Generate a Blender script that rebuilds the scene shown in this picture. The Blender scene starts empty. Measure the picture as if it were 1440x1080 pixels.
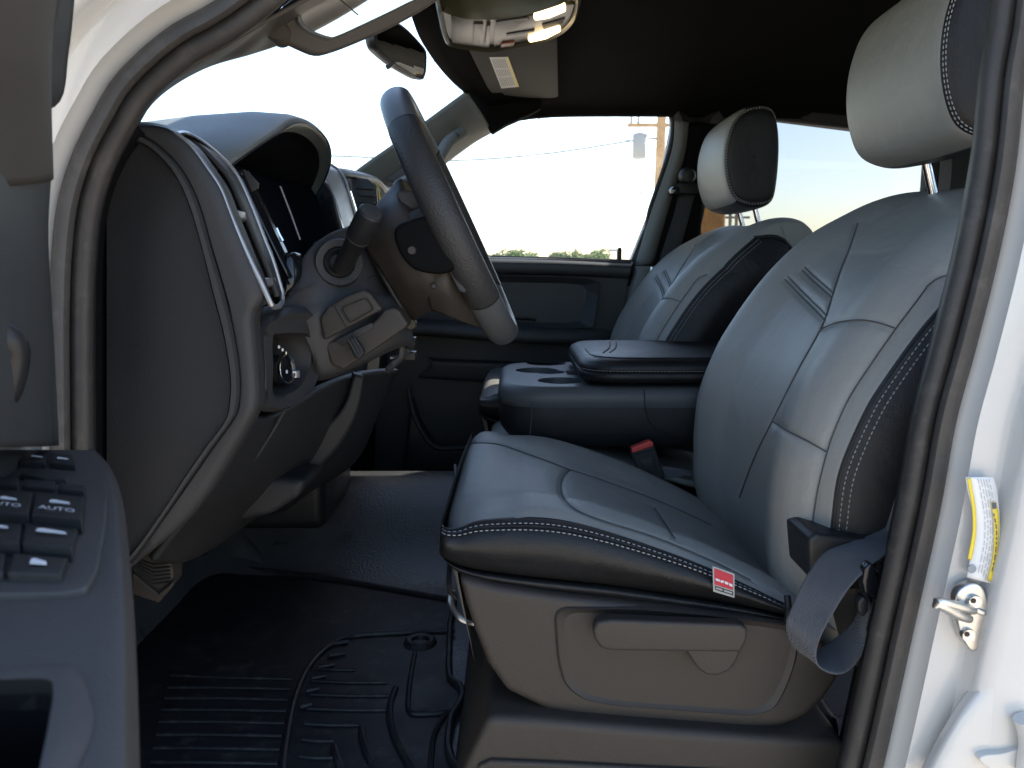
import bpy, bmesh, math, random
from mathutils import Vector, Matrix

random.seed(7)
R = math.radians
SC = bpy.context.scene
COL = SC.collection

# ------------------------------------------------------------------ camera
CAMZ = 1.35            # eye height over the ground, metres
F = 1150.0             # focal length in pixels of the 1440 wide photograph
PITCH = R(8.4)
CP, SP = math.cos(PITCH), math.sin(PITCH)
cam_data = bpy.data.cameras.new("camera")
cam = bpy.data.objects.new("camera", cam_data)
COL.objects.link(cam)
cam.location = (0, 0, CAMZ)
cam.rotation_euler = (R(90) - PITCH, 0, 0)
cam_data.sensor_width = 36
cam_data.lens = 36 * F / 1440
cam_data.clip_start = 0.02
cam_data.clip_end = 3000
cam_data.dof.use_dof = True
cam_data.dof.focus_distance = 1.05
cam_data.dof.aperture_fstop = 13
SC.camera = cam

# ------------------------------------------------------------------ light
SUN_EL, SUN_AZ = R(43), R(43)      # azimuth measured from +X (rear of the truck) towards +Y
world = bpy.data.worlds.new("World")
SC.world = world
world.use_nodes = True
wn = world.node_tree
bg = wn.nodes["Background"]
sky = wn.nodes.new("ShaderNodeTexSky")
sky.sky_type = 'NISHITA'
sky.sun_disc = False
sky.sun_elevation = SUN_EL
sky.sun_rotation = R(90) - SUN_AZ
sky.air_density = 1.0
sky.dust_density = 1.2
sky.ozone_density = 1.0
wn.links.new(sky.outputs[0], bg.inputs[0])
bg.inputs[1].default_value = 0.15
sd = Vector((math.cos(SUN_EL) * math.cos(SUN_AZ), math.cos(SUN_EL) * math.sin(SUN_AZ), math.sin(SUN_EL)))
sl = bpy.data.lights.new("sun", 'SUN')
sl.energy = 5.0
sl.angle = R(0.5)
sl.color = (1.0, 0.93, 0.83)
so = bpy.data.objects.new("sun", sl)
COL.objects.link(so)
so.rotation_euler = sd.to_track_quat('Z', 'Y').to_euler()
so.location = (0, 0, 10)
SC.view_settings.view_transform = 'Standard'
SC.view_settings.look = 'None'
SC.view_settings.exposure = 1.85
SC.view_settings.gamma = 1
SC.view_settings.use_curve_mapping = False
SC.render.engine = 'CYCLES'
SC.cycles.use_denoising = True
SC.cycles.max_bounces = 8
SC.cycles.diffuse_bounces = 4
SC.cycles.glossy_bounces = 4
SC.cycles.transmission_bounces = 6
SC.cycles.transparent_max_bounces = 12
SC.cycles.sample_clamp_indirect = 6
SC.cycles.caustics_reflective = False
SC.cycles.caustics_refractive = False

# ------------------------------------------------------------------ geometry helpers
def _dir(px, py):
    a = (540 - py) / F
    return Vector(((px - 720) / F, CP + a * SP, -SP + a * CP))

def P(px, py, Y):
    """point at depth Y seen at (px, py)"""
    d = _dir(px, py)
    k = Y / d.y
    return Vector((d.x * k, Y, CAMZ + d.z * k))

def PZ(px, py, z):
    """point on the level plane at height z seen at (px, py)"""
    d = _dir(px, py)
    k = (z - CAMZ) / d.z
    return Vector((d.x * k, d.y * k, z))

def proj(v):
    x, y, z = v.x, v.y, v.z - CAMZ
    f = y * CP - z * SP
    u = y * SP + z * CP
    return 720 + F * x / f, 540 - F * u / f

def W(p):
    return p.copy() if isinstance(p, Vector) else P(*p)

def pl(pts, Y=None):
    return [p.copy() if isinstance(p, Vector) else (P(p[0], p[1], Y if len(p) < 3 else p[2])) for p in pts]

def _cr(p0, p1, p2, p3, t):
    t2, t3 = t * t, t * t * t
    return 0.5 * ((2 * p1) + (p2 - p0) * t + (2 * p0 - 5 * p1 + 4 * p2 - p3) * t2 + (3 * p1 - p0 - 3 * p2 + p3) * t3)

def dense(pts, closed=False, sub=14):
    n = len(pts)
    if n == 2:
        return [pts[0].lerp(pts[1], i / sub) for i in range(sub + 1)]
    out = []
    for i in range(n if closed else n - 1):
        if closed:
            q = [pts[(i + k - 1) % n] for k in range(4)]
        else:
            q = [pts[max(0, min(n - 1, i + k - 1))] for k in range(4)]
            if i == 0: q[0] = 2 * q[1] - q[2]
            if i == n - 2: q[3] = 2 * q[2] - q[1]
        for s in range(sub):
            out.append(_cr(*q, s / sub))
    if not closed:
        out.append(pts[-1].copy())
    return out

def arc(pts, n, closed=False):
    """n points spaced evenly along a polyline"""
    q = list(pts) + ([pts[0]] if closed else [])
    L = [0.0]
    for a, b in zip(q, q[1:]):
        L.append(L[-1] + (b - a).length)
    T = L[-1]
    out, j = [], 0
    m = n if closed else n - 1
    for i in range(n):
        s = T * i / m
        while j < len(q) - 2 and L[j + 1] < s:
            j += 1
        d = L[j + 1] - L[j]
        out.append(q[j].lerp(q[j + 1], (s - L[j]) / d if d > 1e-12 else 0))
    return out

def curve(pts, n, closed=False):
    return arc(dense(pts, closed), n, closed)

def roundpoly(pts, r, k=5):
    """closed outline with its corners rounded (r in the points' own unit, metres)"""
    n, out = len(pts), []
    for i in range(n):
        a, b, c = pts[i - 1], pts[i], pts[(i + 1) % n]
        u, v = a - b, c - b
        rr = min(r, u.length * 0.45, v.length * 0.45)
        s, e = b + u.normalized() * rr, b + v.normalized() * rr
        for j in range(k + 1):
            t = j / k
            out.append(s * (1 - t) ** 2 + b * 2 * t * (1 - t) + e * t * t)
    return out

WL = {}     # where each object stands in the world
def wl(o):
    return WL[o.name] if o else Vector((0, 0, 0))

def thing(name, label, cat, loc, group=None):
    o = bpy.data.objects.new(name, None)
    o.empty_display_size = 0.05
    COL.objects.link(o)
    o.location = loc
    WL[o.name] = Vector(loc)
    o['label'] = label
    o['category'] = cat
    if group: o['group'] = group
    return o

def tag(o, label, cat, group=None):
    o['label'] = label
    o['category'] = cat
    if group: o['group'] = group
    return o

def link(name, me, m, parent=None, smooth=True, sharp=38):
    lo = Vector((1e9,) * 3); hi = Vector((-1e9,) * 3)
    for v in me.vertices:
        for i in range(3):
            lo[i] = min(lo[i], v.co[i]); hi[i] = max(hi[i], v.co[i])
    c = (lo + hi) / 2
    me.transform(Matrix.Translation(-c))
    o = bpy.data.objects.new(name, me)
    COL.objects.link(o)
    WL[o.name] = c
    o.location = c - wl(parent)
    if parent: o.parent = parent
    for mm in (m if isinstance(m, (list, tuple)) else [m]):
        me.materials.append(mm)
    if smooth:
        for p in me.polygons: p.use_smooth = True
        if sharp: me.set_sharp_from_angle(angle=R(sharp))
    return o

def mesh(name, vs, fs, m, parent=None, bevel=0, seg=3, smooth=True, sharp=38, fix=True, bang=30):
    bm = bmesh.new()
    bv = [bm.verts.new(v) for v in vs]
    for f in fs:
        try: bm.faces.new([bv[i] for i in f])
        except ValueError: pass
    if fix: bmesh.ops.recalc_face_normals(bm, faces=bm.faces)
    if bevel:
        es = [e for e in bm.edges if len(e.link_faces) == 2 and e.calc_face_angle(0) > R(bang)]
        bmesh.ops.bevel(bm, geom=es, offset=bevel, segments=seg, profile=0.6, affect='EDGES', clamp_overlap=True)
    me = bpy.data.meshes.new(name)
    bm.to_mesh(me); bm.free()
    return link(name, me, m, parent, smooth, sharp)

def plate(name, outline, depth, m, parent=None, bevel=0.0, seg=3, Y=None, smooth_n=0, rnd=0, **k):
    """solid with the given front outline, pushed back by depth (metres along +Y, or a vector)"""
    pts = pl(outline, Y)
    if smooth_n: pts = curve(pts, smooth_n, True)
    elif rnd: pts = roundpoly(pts, rnd)
    d = depth if isinstance(depth, Vector) else Vector((0, depth, 0))
    n = len(pts)
    vs = pts + [p + d for p in pts]
    fs = [list(range(n)), list(range(2 * n - 1, n - 1, -1))] + [[i, (i + 1) % n, (i + 1) % n + n, i + n] for i in range(n)]
    return mesh(name, vs, fs, m, parent, bevel, seg, **k)

def box(name, c, s, m, parent=None, bevel=0.0, rot=None, **k):
    c = Vector(c); h = Vector(s) / 2
    vs = []
    for x in (-1, 1):
        for y in (-1, 1):
            for z in (-1, 1):
                v = Vector((x * h.x, y * h.y, z * h.z))
                if rot is not None: v = rot @ v
                vs.append(c + v)
    fs = [[0, 1, 3, 2], [4, 6, 7, 5], [0, 4, 5, 1], [2, 3, 7, 6], [0, 2, 6, 4], [1, 5, 7, 3]]
    return mesh(name, vs, fs, m, parent, bevel, **k)

def loops(name, rings, m, parent=None, cap0=False, cap1=False, **k):
    """closed rings with the same number of points, bridged one to the next"""
    n = len(rings[0]); vs = []; fs = []
    for r in rings: vs += r
    for j in range(len(rings) - 1):
        for i in range(n):
            a, b = j * n + i, j * n + (i + 1) % n
            fs.append([a, b, b + n, a + n])
    if cap0: fs.append(list(range(n)))
    if cap1: fs.append(list(range((len(rings) - 1) * n, len(rings) * n)))
    return mesh(name, vs, fs, m, parent, **k)

def sheet_pts(rows, nu, nv):
    A = [curve_u(pl(r), nu) for r in rows]
    cols = []
    for i in range(nu):
        cols.append(curve_u([a[i] for a in A], nv))
    return [[cols[i][j] for i in range(nu)] for j in range(nv)]

def curve_u(pts, n):
    """n points at even parameter steps (keeps control points where they are)"""
    m = len(pts); out = []
    if m == 2: return [pts[0].lerp(pts[1], i / (n - 1)) for i in range(n)]
    for i in range(n):
        t = i / (n - 1) * (m - 1)
        k = min(int(t), m - 2); t -= k
        q = [pts[max(0, min(m - 1, k + d))] for d in (-1, 0, 1, 2)]
        if k == 0: q[0] = 2 * q[1] - q[2]
        if k == m - 2: q[3] = 2 * q[2] - q[1]
        out.append(_cr(*q, t))
    return out

def grid_mesh(name, G, m, parent=None, thick=0.0, flip=False, closed_u=False, matfn=None, sharp=60):
    nv, nu = len(G), len(G[0])
    vs = [p for r in G for p in r]; fs = []; mi = []
    for j in range(nv - 1):
        for i in range(nu if closed_u else nu - 1):
            a, b = j * nu + i, j * nu + (i + 1) % nu
            f = [a, b, b + nu, a + nu]
            fs.append(f[::-1] if flip else f)
            if matfn: mi.append(matfn(j / (nv - 1), i / max(1, nu - 1)))
    me = bpy.data.meshes.new(name)
    me.from_pydata([tuple(v) for v in vs], [], fs)
    if matfn:
        for p, x in zip(me.polygons, mi): p.material_index = x
    if thick:
        # thickness grows away from the side one looks at (negative: towards it)
        acc = 0.0
        for p in me.polygons:
            c = Vector(p.center)
            acc += p.normal.dot((Vector((0, 0, CAMZ)) - c).normalized()) * p.area
        if acc < 0: me.flip_normals()
    o = link(name, me, m, parent, True, sharp)
    if thick:
        s = o.modifiers.new("thickness", 'SOLIDIFY')
        s.thickness = abs(thick); s.offset = -1 if thick > 0 else 1
    return o

def sheet(name, rows, m, parent=None, nu=24, nv=24, thick=0.0, flip=False, **k):
    return grid_mesh(name, sheet_pts(rows, nu, nv), m, parent, thick, flip, **k)

def frames(path, closed=False, up=None):
    n = len(path); T = []
    for i in range(n):
        if closed: t = path[(i + 1) % n] - path[i - 1]
        else: t = path[min(n - 1, i + 1)] - path[max(0, i - 1)]
        T.append(t.normalized() if t.length > 1e-9 else Vector((1, 0, 0)))
    if up is not None:
        out = []
        for t in T:
            b = t.cross(up); b = b.normalized() if b.length > 1e-6 else Vector((1, 0, 0))
            out.append((b.cross(t).normalized(), b))
        return out
    u = T[0].orthogonal().normalized(); out = []
    for t in T:
        u = (u - t * u.dot(t)).normalized()
        out.append((u, t.cross(u)))
    return out

def tube(name, path, r, m, parent=None, n=10, closed=False, up=None, flat=(1, 1), caps=True, sub=0, profile=None, **k):
    path = pl(path)
    if sub: path = curve(path, sub, closed)
    fr = frames(path, closed, up)
    rings = []
    for i, p in enumerate(path):
        rr = r[min(i * len(r) // len(path), len(r) - 1)] if isinstance(r, (list, tuple)) else r
        u, v = fr[i]
        if profile: rings.append([p + u * a * rr + v * b * rr for a, b in profile])
        else:
            rings.append([p + (u * math.cos(2 * math.pi * q / n) * flat[0] + v * math.sin(2 * math.pi * q / n) * flat[1]) * rr for q in range(n)])
    if closed: rings.append([q.copy() for q in rings[0]])
    return loops(name, rings, m, parent, cap0=caps and not closed, cap1=caps and not closed, **k)

def stitches(name, path, m, parent, step=0.0055, length=0.0034, r=0.0006, lift=None):
    """a run of thread stitches along a line of world points"""
    L = sum((b - a).length for a, b in zip(path, path[1:]))
    n = max(2, int(L / step))
    q = arc(path, n * 2 + 1)
    vs, fs = [], []
    for i in range(n):
        c = q[2 * i + 1]; t = (q[2 * i + 2] - q[2 * i]).normalized()
        if lift is not None: c = c + lift
        u = t.orthogonal().normalized(); v = t.cross(u)
        b = len(vs)
        for s, rr in ((-.5, .45), (-.25, 1), (.25, 1), (.5, .45)):
            for a in range(6):
                an = a * math.pi / 3
                vs.append(c + t * s * length + (u * math.cos(an) + v * math.sin(an)) * r * rr)
        for j in range(3):
            for a in range(6):
                fs.append([b + j * 6 + a, b + j * 6 + (a + 1) % 6, b + j * 6 + 6 + (a + 1) % 6, b + j * 6 + 6 + a])
        fs.append([b + a for a in range(6)]); fs.append([b + 18 + a for a in range(6)])
    return mesh(name, vs, fs, m, parent, sharp=0)

def lathe(name, prof, origin, axis, m, parent=None, n=32, **k):
    """prof: (radius, height along axis) pairs"""
    axis = Vector(axis).normalized(); u = axis.orthogonal().normalized(); v = axis.cross(u)
    o = Vector(origin)
    rings = [[o + axis * h + (u * math.cos(2 * math.pi * i / n) + v * math.sin(2 * math.pi * i / n)) * max(r, 1e-5) for i in range(n)] for r, h in prof]
    return loops(name, rings, m, parent, cap0=True, cap1=True, **k)

def text_obj(name, s, m, parent, origin, xdir, ydir, size, depth=0.0003, align='CENTER'):
    """flat lettering lying in the plane of xdir, ydir"""
    cu = bpy.data.curves.new(name, 'FONT')
    cu.body = s; cu.size = 1; cu.extrude = 0.0; cu.align_x = align; cu.align_y = 'CENTER'
    cu.resolution_u = 2
    tmp = bpy.data.objects.new(name + "_tmp", cu)
    COL.objects.link(tmp)
    dg = bpy.context.evaluated_depsgraph_get()
    me = bpy.data.meshes.new_from_object(tmp.evaluated_get(dg))
    bpy.data.objects.remove(tmp)
    x = Vector(xdir).normalized(); y = Vector(ydir).normalized(); z = x.cross(y).normalized()
    o = Vector(origin)
    for v in me.vertices:
        v.co = o + x * v.co.x * size + y * v.co.y * size + z * depth
    me.materials.clear()
    return link(name, me, m, parent, False)

# ------------------------------------------------------------------ materials
def mat(name, col, rough=0.5, bump=0.0, scale=300, kind='noise', var=0.0, varscale=6, metal=0.0, coat=0.0, spec=0.33, sheen=0.0, rvar=0.0, emit=None, estr=0, dust=0.0, sag=0.0):
    m = bpy.data.materials.new(name)
    m.use_nodes = True
    nt = m.node_tree; N = nt.nodes; Lk = nt.links
    b = N["Principled BSDF"]
    b.inputs['Base Color'].default_value = (*col, 1)
    b.inputs['Roughness'].default_value = rough
    b.inputs['Metallic'].default_value = metal
    b.inputs['Specular IOR Level'].default_value = spec
    b.inputs['Coat Weight'].default_value = coat
    b.inputs['Coat Roughness'].default_value = 0.06
    b.inputs['Sheen Weight'].default_value = sheen
    tc = N.new("ShaderNodeTexCoord")
    if emit:
        b.inputs['Emission Color'].default_value = (*emit, 1)
        b.inputs['Emission Strength'].default_value = estr
    if var or rvar:
        nz = N.new("ShaderNodeTexNoise"); nz.inputs['Scale'].default_value = varscale
        nz.inputs['Detail'].default_value = 6; nz.inputs['Roughness'].default_value = 0.65
        Lk.new(tc.outputs['Object'], nz.inputs['Vector'])
        if var:
            mr = N.new("ShaderNodeMapRange"); mr.inputs['From Min'].default_value = .3; mr.inputs['From Max'].default_value = .7
            mr.inputs['To Min'].default_value = 1 - var; mr.inputs['To Max'].default_value = 1 + var
            Lk.new(nz.outputs['Fac'], mr.inputs['Value'])
            vm = N.new("ShaderNodeVectorMath"); vm.operation = 'SCALE'
            vm.inputs[0].default_value = col
            Lk.new(mr.outputs[0], vm.inputs['Scale'])
            last = vm.outputs[0]
            if dust:
                n2 = N.new("ShaderNodeTexNoise"); n2.inputs['Scale'].default_value = 38; n2.inputs['Detail'].default_value = 8
                n2.inputs['Roughness'].default_value = .75
                Lk.new(tc.outputs['Object'], n2.inputs['Vector'])
                m2 = N.new("ShaderNodeMapRange"); m2.inputs['From Min'].default_value = .52; m2.inputs['From Max'].default_value = .78
                m2.inputs['To Max'].default_value = dust
                Lk.new(n2.outputs['Fac'], m2.inputs['Value'])
                mx = N.new("ShaderNodeMix"); mx.data_type = 'RGBA'
                Lk.new(m2.outputs[0], mx.inputs[0]); Lk.new(last, mx.inputs[6])
                mx.inputs[7].default_value = (.2, .18, .155, 1)
                last = mx.outputs[2]
            Lk.new(last, b.inputs['Base Color'])
        if rvar:
            mr = N.new("ShaderNodeMapRange"); mr.inputs['From Min'].default_value = .3; mr.inputs['From Max'].default_value = .7
            mr.inputs['To Min'].default_value = max(.02, rough - rvar); mr.inputs['To Max'].default_value = min(1, rough + rvar)
            Lk.new(nz.outputs['Fac'], mr.inputs['Value']); Lk.new(mr.outputs[0], b.inputs['Roughness'])
    if bump:
        if kind == 'noise':
            t = N.new("ShaderNodeTexNoise"); t.inputs['Detail'].default_value = 3; o = 'Fac'
        elif kind == 'weave':
            t = N.new("ShaderNodeTexWave"); t.inputs['Distortion'].default_value = 0.3; o = 'Fac'
        else:
            t = N.new("ShaderNodeTexVoronoi"); o = 'Distance'
            if kind == 'cell': t.feature = 'F1'
        t.inputs['Scale'].default_value = scale
        Lk.new(tc.outputs['Object'], t.inputs['Vector'])
        bp = N.new("ShaderNodeBump"); bp.inputs['Strength'].default_value = bump
        bp.inputs['Distance'].default_value = 0.001
        Lk.new(t.outputs[o], bp.inputs['Height']); Lk.new(bp.outputs[0], b.inputs['Normal'])
        if sag:
            n3 = N.new("ShaderNodeTexNoise"); n3.inputs['Scale'].default_value = 16; n3.inputs['Detail'].default_value = 4
            n3.inputs['Roughness'].default_value = .55; n3.inputs['Distortion'].default_value = .8
            Lk.new(tc.outputs['Object'], n3.inputs['Vector'])
            b3 = N.new("ShaderNodeBump"); b3.inputs['Strength'].default_value = sag; b3.inputs['Distance'].default_value = .012
            Lk.new(n3.outputs['Fac'], b3.inputs['Height']); Lk.new(b3.outputs[0], bp.inputs['Normal'])
    return m

def glass(name, tint, refl=1.0):
    m = bpy.data.materials.new(name); m.use_nodes = True
    nt = m.node_tree; N = nt.nodes; Lk = nt.links
    N.remove(N["Principled BSDF"])
    tr = N.new("ShaderNodeBsdfTransparent"); tr.inputs[0].default_value = (*tint, 1)
    gl = N.new("ShaderNodeBsdfGlossy"); gl.inputs['Roughness'].default_value = 0.01
    fr = N.new("ShaderNodeFresnel"); fr.inputs[0].default_value = 1.5
    ml = N.new("ShaderNodeMath"); ml.operation = 'MULTIPLY'; ml.inputs[1].default_value = refl
    mx = N.new("ShaderNodeMixShader")
    Lk.new(fr.outputs[0], ml.inputs[0]); Lk.new(ml.outputs[0], mx.inputs[0])
    Lk.new(tr.outputs[0], mx.inputs[1]); Lk.new(gl.outputs[0], mx.inputs[2])
    Lk.new(mx.outputs[0], N["Material Output"].inputs[0])
    return m

M = {}
M['grey_leather'] = mat("grey_leather", (.255, .249, .226), .46, .22, scale=800, kind='cell', sag=.16, var=.05, varscale=5, rvar=.05)
M['black_leather'] = mat("black_leather", (.011, .011, .0115), .42, .28, scale=800, kind='cell', sag=.22, var=.15, varscale=7, rvar=.05, spec=.3)
M['soft_black'] = mat("soft_black_plastic", (.017, .0172, .018), .55, .25, scale=900, kind='cell', var=.10, varscale=9, rvar=.06)
M['grey_plastic'] = mat("grain_grey_plastic", (.037, .031, .026), .50, .22, scale=1000, kind='cell', var=.08, varscale=9, rvar=.07)  # dark grey plastic, brown ground reflection put in as a warm tint
M['dash_grey'] = mat("dash_grey_plastic", (.034, .0335, .034), .52, .18, scale=1000, kind='cell', var=.06, varscale=9, rvar=.06)
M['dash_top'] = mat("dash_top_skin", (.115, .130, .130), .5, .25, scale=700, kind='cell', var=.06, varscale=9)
M['black_plastic'] = mat("black_plastic", (.014, .014, .015), .42, .1, scale=900, kind='noise', var=.1, rvar=.08)
M['gloss_black'] = mat("gloss_black", (.006, .007, .009), .14, var=.05, spec=.4)
M['cluster'] = mat("cluster_face", (.005, .006, .009), .4, spec=0.0)
M['headliner'] = mat("headliner_fabric", (.006, .006, .0058), .95, .3, scale=900, kind='noise', var=.12, varscale=30, spec=.04)
M['white_paint'] = mat("white_paint", (.55, .535, .505), .22, var=.015, varscale=4, coat=.7, rvar=.03)
M['rubber'] = mat("rubber", (.052, .047, .043), .55, .15, scale=500, kind='noise', var=.15, varscale=22, dust=.35)
M['seal'] = mat('door_seal_rubber', (.034, .031, .029), .5, .12, 450, 'noise', var=.18, varscale=22, dust=.25)
M['rubber_dark'] = mat("rubber_dark", (.018, .018, .019), .5, .1, scale=400, kind='noise', var=.15, varscale=22, dust=.18)
M['vinyl'] = mat( "vinyl_floor", (.062, .063, .065), .36, .55, 240, 'cell', var=.25, varscale=10, rvar=.12, dust=.12, spec=.5)
M['mat'] = mat("rubber_mat", (.012, .0125, .014), .52, .2, scale=300, kind='noise', var=.2, varscale=12, rvar=.08, dust=.3)
M['webbing'] = mat("belt_webbing", (.092, .094, .104), .55, 1.0, scale=300, kind='weave', var=.08, varscale=40, sheen=.2)
M['void'] = mat('matt_black_plastic', (.005, .005, .0055), .7, spec=.06)
M['thread'] = mat("light_thread", (.30, .30, .30), .7)
M['thread_dark'] = mat("dark_thread", (.07, .07, .075), .7)
M['chrome'] = mat("chrome", (.82, .82, .82), .12, metal=1)
M['zinc'] = mat("zinc_steel", (.62, .61, .58), .33, metal=1, var=.08, varscale=60, rvar=.06)
M['silver'] = mat("silver_trim", (.36, .36, .37), .34, metal=.6)
M['satin'] = mat("satin_panel", (.30, .31, .31), .38, metal=.3)
M['mirror'] = mat("mirror_glass", (.86, .88, .88), .03, metal=1)
M['console_trim'] = mat("overhead_plastic", (.044, .042, .024), .33, .05, scale=500, kind='noise')
M['visor'] = mat("visor_fabric", (.052, .049, .042), .85, .25, scale=900, kind='noise', var=.05, varscale=30)
M['brown_trim'] = mat("pillar_trim", (.062, .054, .047), .62, .25, scale=900, kind='noise', var=.06, varscale=20)
M['pillar'] = mat("pillar_grey", (.125, .135, .131), .66, .15, scale=800, kind='noise', var=.05, varscale=20)
M['armrest'] = mat("armrest_plastic", (.041, .040, .040), .5, .2, scale=900, kind='cell', var=.08, varscale=9)
M['door_soft'] = mat("door_panel_plastic", (.034, .036, .037), .55, .2, scale=900, kind='cell', var=.08, varscale=9)
M['red'] = mat("red_button", (.55, .055, .045), .4)
M['red_tag'] = mat("red_tag_cloth", (.42, .035, .05), .7, .3, scale=900, kind='noise')
M['tag_grey'] = mat("tag_edge", (.30, .31, .30), .6)
M['white_mark'] = mat("white_marking", (.55, .57, .60), .5)
M['label_white'] = mat("sticker_white", (.74, .74, .73), .45)
M['label_yellow'] = mat("sticker_yellow", (.72, .56, .06), .45)
M['label_ink'] = mat("sticker_ink", (.10, .10, .11), .6)
M['blue_mark'] = mat("pale_blue_marking", (.25, .36, .45), .5)
M['clear'] = glass("clear_glass", (.92, .93, .93), .5)
M['windshield'] = glass("windshield_glass", (.90, .94, .93), .12)
M['tinted'] = glass("tinted_glass", (.45, .465, .485), .5)
M['lamp'] = mat("lit_lens", (.9, .75, .45), .3, emit=(1.0, .70, .36), estr=1.7)
M['wood_sunlit'] = mat('sunlit_pole_wood', (.48, .22, .06), .85, .4, scale=30, kind='noise', var=.25, varscale=5)  # wood tone with the orange of low sunlight put into it
M['wood'] = mat("pole_wood", (.46, .31, .17), .85, .4, scale=30, kind='noise', var=.25, varscale=5)
M['wood_pale'] = mat("weathered_wood", (.34, .27, .20), .9, .3, scale=30, kind='noise', var=.2, varscale=4)
M['transformer'] = mat("transformer_paint", (.36, .37, .36), .5)
M['wire'] = mat("wire", (.05, .05, .05), .6)
# ------------------------------------------------------------------ outside: ground, trees, pole, wires
g = mesh("ground", [(-400, -400, 0), (400, -400, 0), (400, 400, 0), (-400, 400, 0)], [[0, 1, 2, 3]],
         mat("dry_ground", (.45, .385, .305), .9, .4, scale=8, kind='noise', var=.18, varscale=1.2))
g['kind'] = "structure"

def leaf_mat(name, c):
    return mat(name, c, .6, var=.35, varscale=1.5)
LEAF = [leaf_mat("leaf_a", (.06, .125, .022)), leaf_mat("leaf_b", (.045, .10, .022)), leaf_mat("leaf_c", (.08, .14, .03))]
def far_tree(px, D, w, h, label, k):
    x = (px - 720) / F * D * 1.0
    t = thing("tree", label, "tree", (x, D, 0), "trees beyond the truck")
    tube("trunk", [Vector((x, D, 0)), Vector((x + .1, D, h * .35)), Vector((x - .1, D, h * .75))], [.28, .2, .09], M['wood_pale'], t, 8)
    rnd = random.Random(int(px * 7)); vs = []; fs = []
    clumps = [(rnd.uniform(-.42, .42) * w, rnd.uniform(-.35, .35) * w, rnd.uniform(.42, .88) * h, rnd.uniform(.13, .24) * w) for _ in range(22)]
    for cx, cy, cz, cr in clumps:
        for _ in range(130):
            d = Vector((rnd.gauss(0, 1), rnd.gauss(0, 1), rnd.gauss(0, 1))).normalized() * cr * rnd.uniform(.35, 1) ** .5
            c = Vector((x + cx, D + cy, cz)) + Vector((d.x, d.y, d.z * .75))
            u = Vector((rnd.gauss(0, 1), rnd.gauss(0, 1), rnd.gauss(0, 1))).normalized() * rnd.uniform(.12, .26)
            v = u.orthogonal().normalized() * u.length * .6
            b = len(vs); vs += [c - u, c + v, c + u, c - v]; fs.append([b, b + 1, b + 2, b + 3])
    mesh("crown", vs, fs, LEAF[k], t, smooth=False, fix=False)
far_tree(700, 150, 7.5, 3.0, "small low tree showing just behind the steering wheel rim", 1)
far_tree(733, 140, 7, 3.5, "rounded green tree in the middle of the passenger window sill", 0)
far_tree(796, 150, 6, 3.1, "low dark tree between the two rounded trees", 1)
far_tree(829, 140, 6.5, 3.5, "rounded tree on the right near the window corner", 2)

def cross_pole(x, y, h, label, m, r=.15):
    t = thing("utility_pole", label, "utility pole", (x, y, 0))
    tube("pole", [Vector((x, y, 0)), Vector((x, y, h * .6)), Vector((x + .02, y, h))], [r, r * .85, r * .7], m, t, 12)
    return t
D = 24.0
def Q(px, py): return P(px, py, D)
pt = Q(931, 120)
t = cross_pole(pt.x, D, pt.z, "tall wooden utility pole with a white transformer seen through the passenger window", M['wood'], .17)
for py in (158, 176):
    c = Q(915, py); box("crossarm", c, (1.3, .1, .1), M['wood'], t, .01)
    for k in (-.55, -.35, .35, .55):
        lathe("insulator", [(.02, 0), (.05, .04), (.03, .09), (.05, .13), (.02, .18)], c + Vector((k, 0, .05)), (0, 0, 1), M['transformer'], t, 10)
c = Q(899, 205)
lathe("transformer", [(.02, -.36), (.17, -.36), (.19, -.33), (.19, .30), (.17, .33), (.06, .36)], c, (0, 0, 1), M['transformer'], t, 24)
tube("bracket", [c + Vector((.1, 0, .2)), Vector((pt.x, D, c.z + .2))], .03, M['transformer'], t, 8)
for py, dx in ((196, -.12), (207, .05), (218, -.05)):
    c2 = Q(914, py)
    lathe("fuse_cutout", [(.03, -.16), (.06, -.14), (.035, -.05), (.06, 0), (.035, .06), (.06, .12), (.02, .16)], c2 + Vector((dx, -.1, 0)), (.3, 0, 1), M['label_white'], t, 10)
tube("drop_wire", [Q(896, 225), Q(890, 245), Q(897, 265), Q(908, 282), Q(905, 300), Q(901, 316)], .018, M['wire'], t, 6, sub=30)
x9 = P(1000, 372, 9).x
far = thing("utility_pole", "sunlit orange wooden pole seen between the passenger seat and door pillar", "utility pole", (x9, 9, 0))
tube("pole", [Vector((x9, 9, 0)), Vector((x9 - .02, 9, 3.0)), Vector((x9 - .03, 9, 7.5))], [.15, .14, .10], M['wood_sunlit'], far, 16)
fp = P(1032, 300, 60)
t = thing("utility_pole", "thin distant twin-post pole between the chrome headrest rods", "utility pole", (fp.x, 60, 0))
tube("pole", [Vector((fp.x - .25, 60, 0)), Vector((fp.x - .25, 60, 5.4))], .12, M['wood_pale'], t, 8)
tube("pole", [Vector((fp.x + .2, 60, 0)), Vector((fp.x + .2, 60, 5.4))], .12, M['wood_pale'], t, 8)
box("crossarm", Vector((fp.x, 59.8, P(1032, 306, 60).z)), (2.2, .12, .16), M['wood_pale'], t, .01)
def wire(pts, label, r=.022):
    tag(tube("overhead_wire", [P(*p) for p in pts], r, M['wire'], None, 6, sub=40), label, "overhead wire", "overhead wires to the pole")
wire([(-300, 262, 30), (100, 232, 27), (420, 219, 26), (620, 226, 25), (760, 217, 24.4), (895, 197, D)], "lower sagging wire running left from the white transformer", .02)
wire([(560, 60, 30), (690, 128, 26), (745, 160, 25), (800, 186, 24.5), (880, 197, D), (918, 200, D + .1)], "upper wire dropping from the roof line to the pole", .014)
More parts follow.
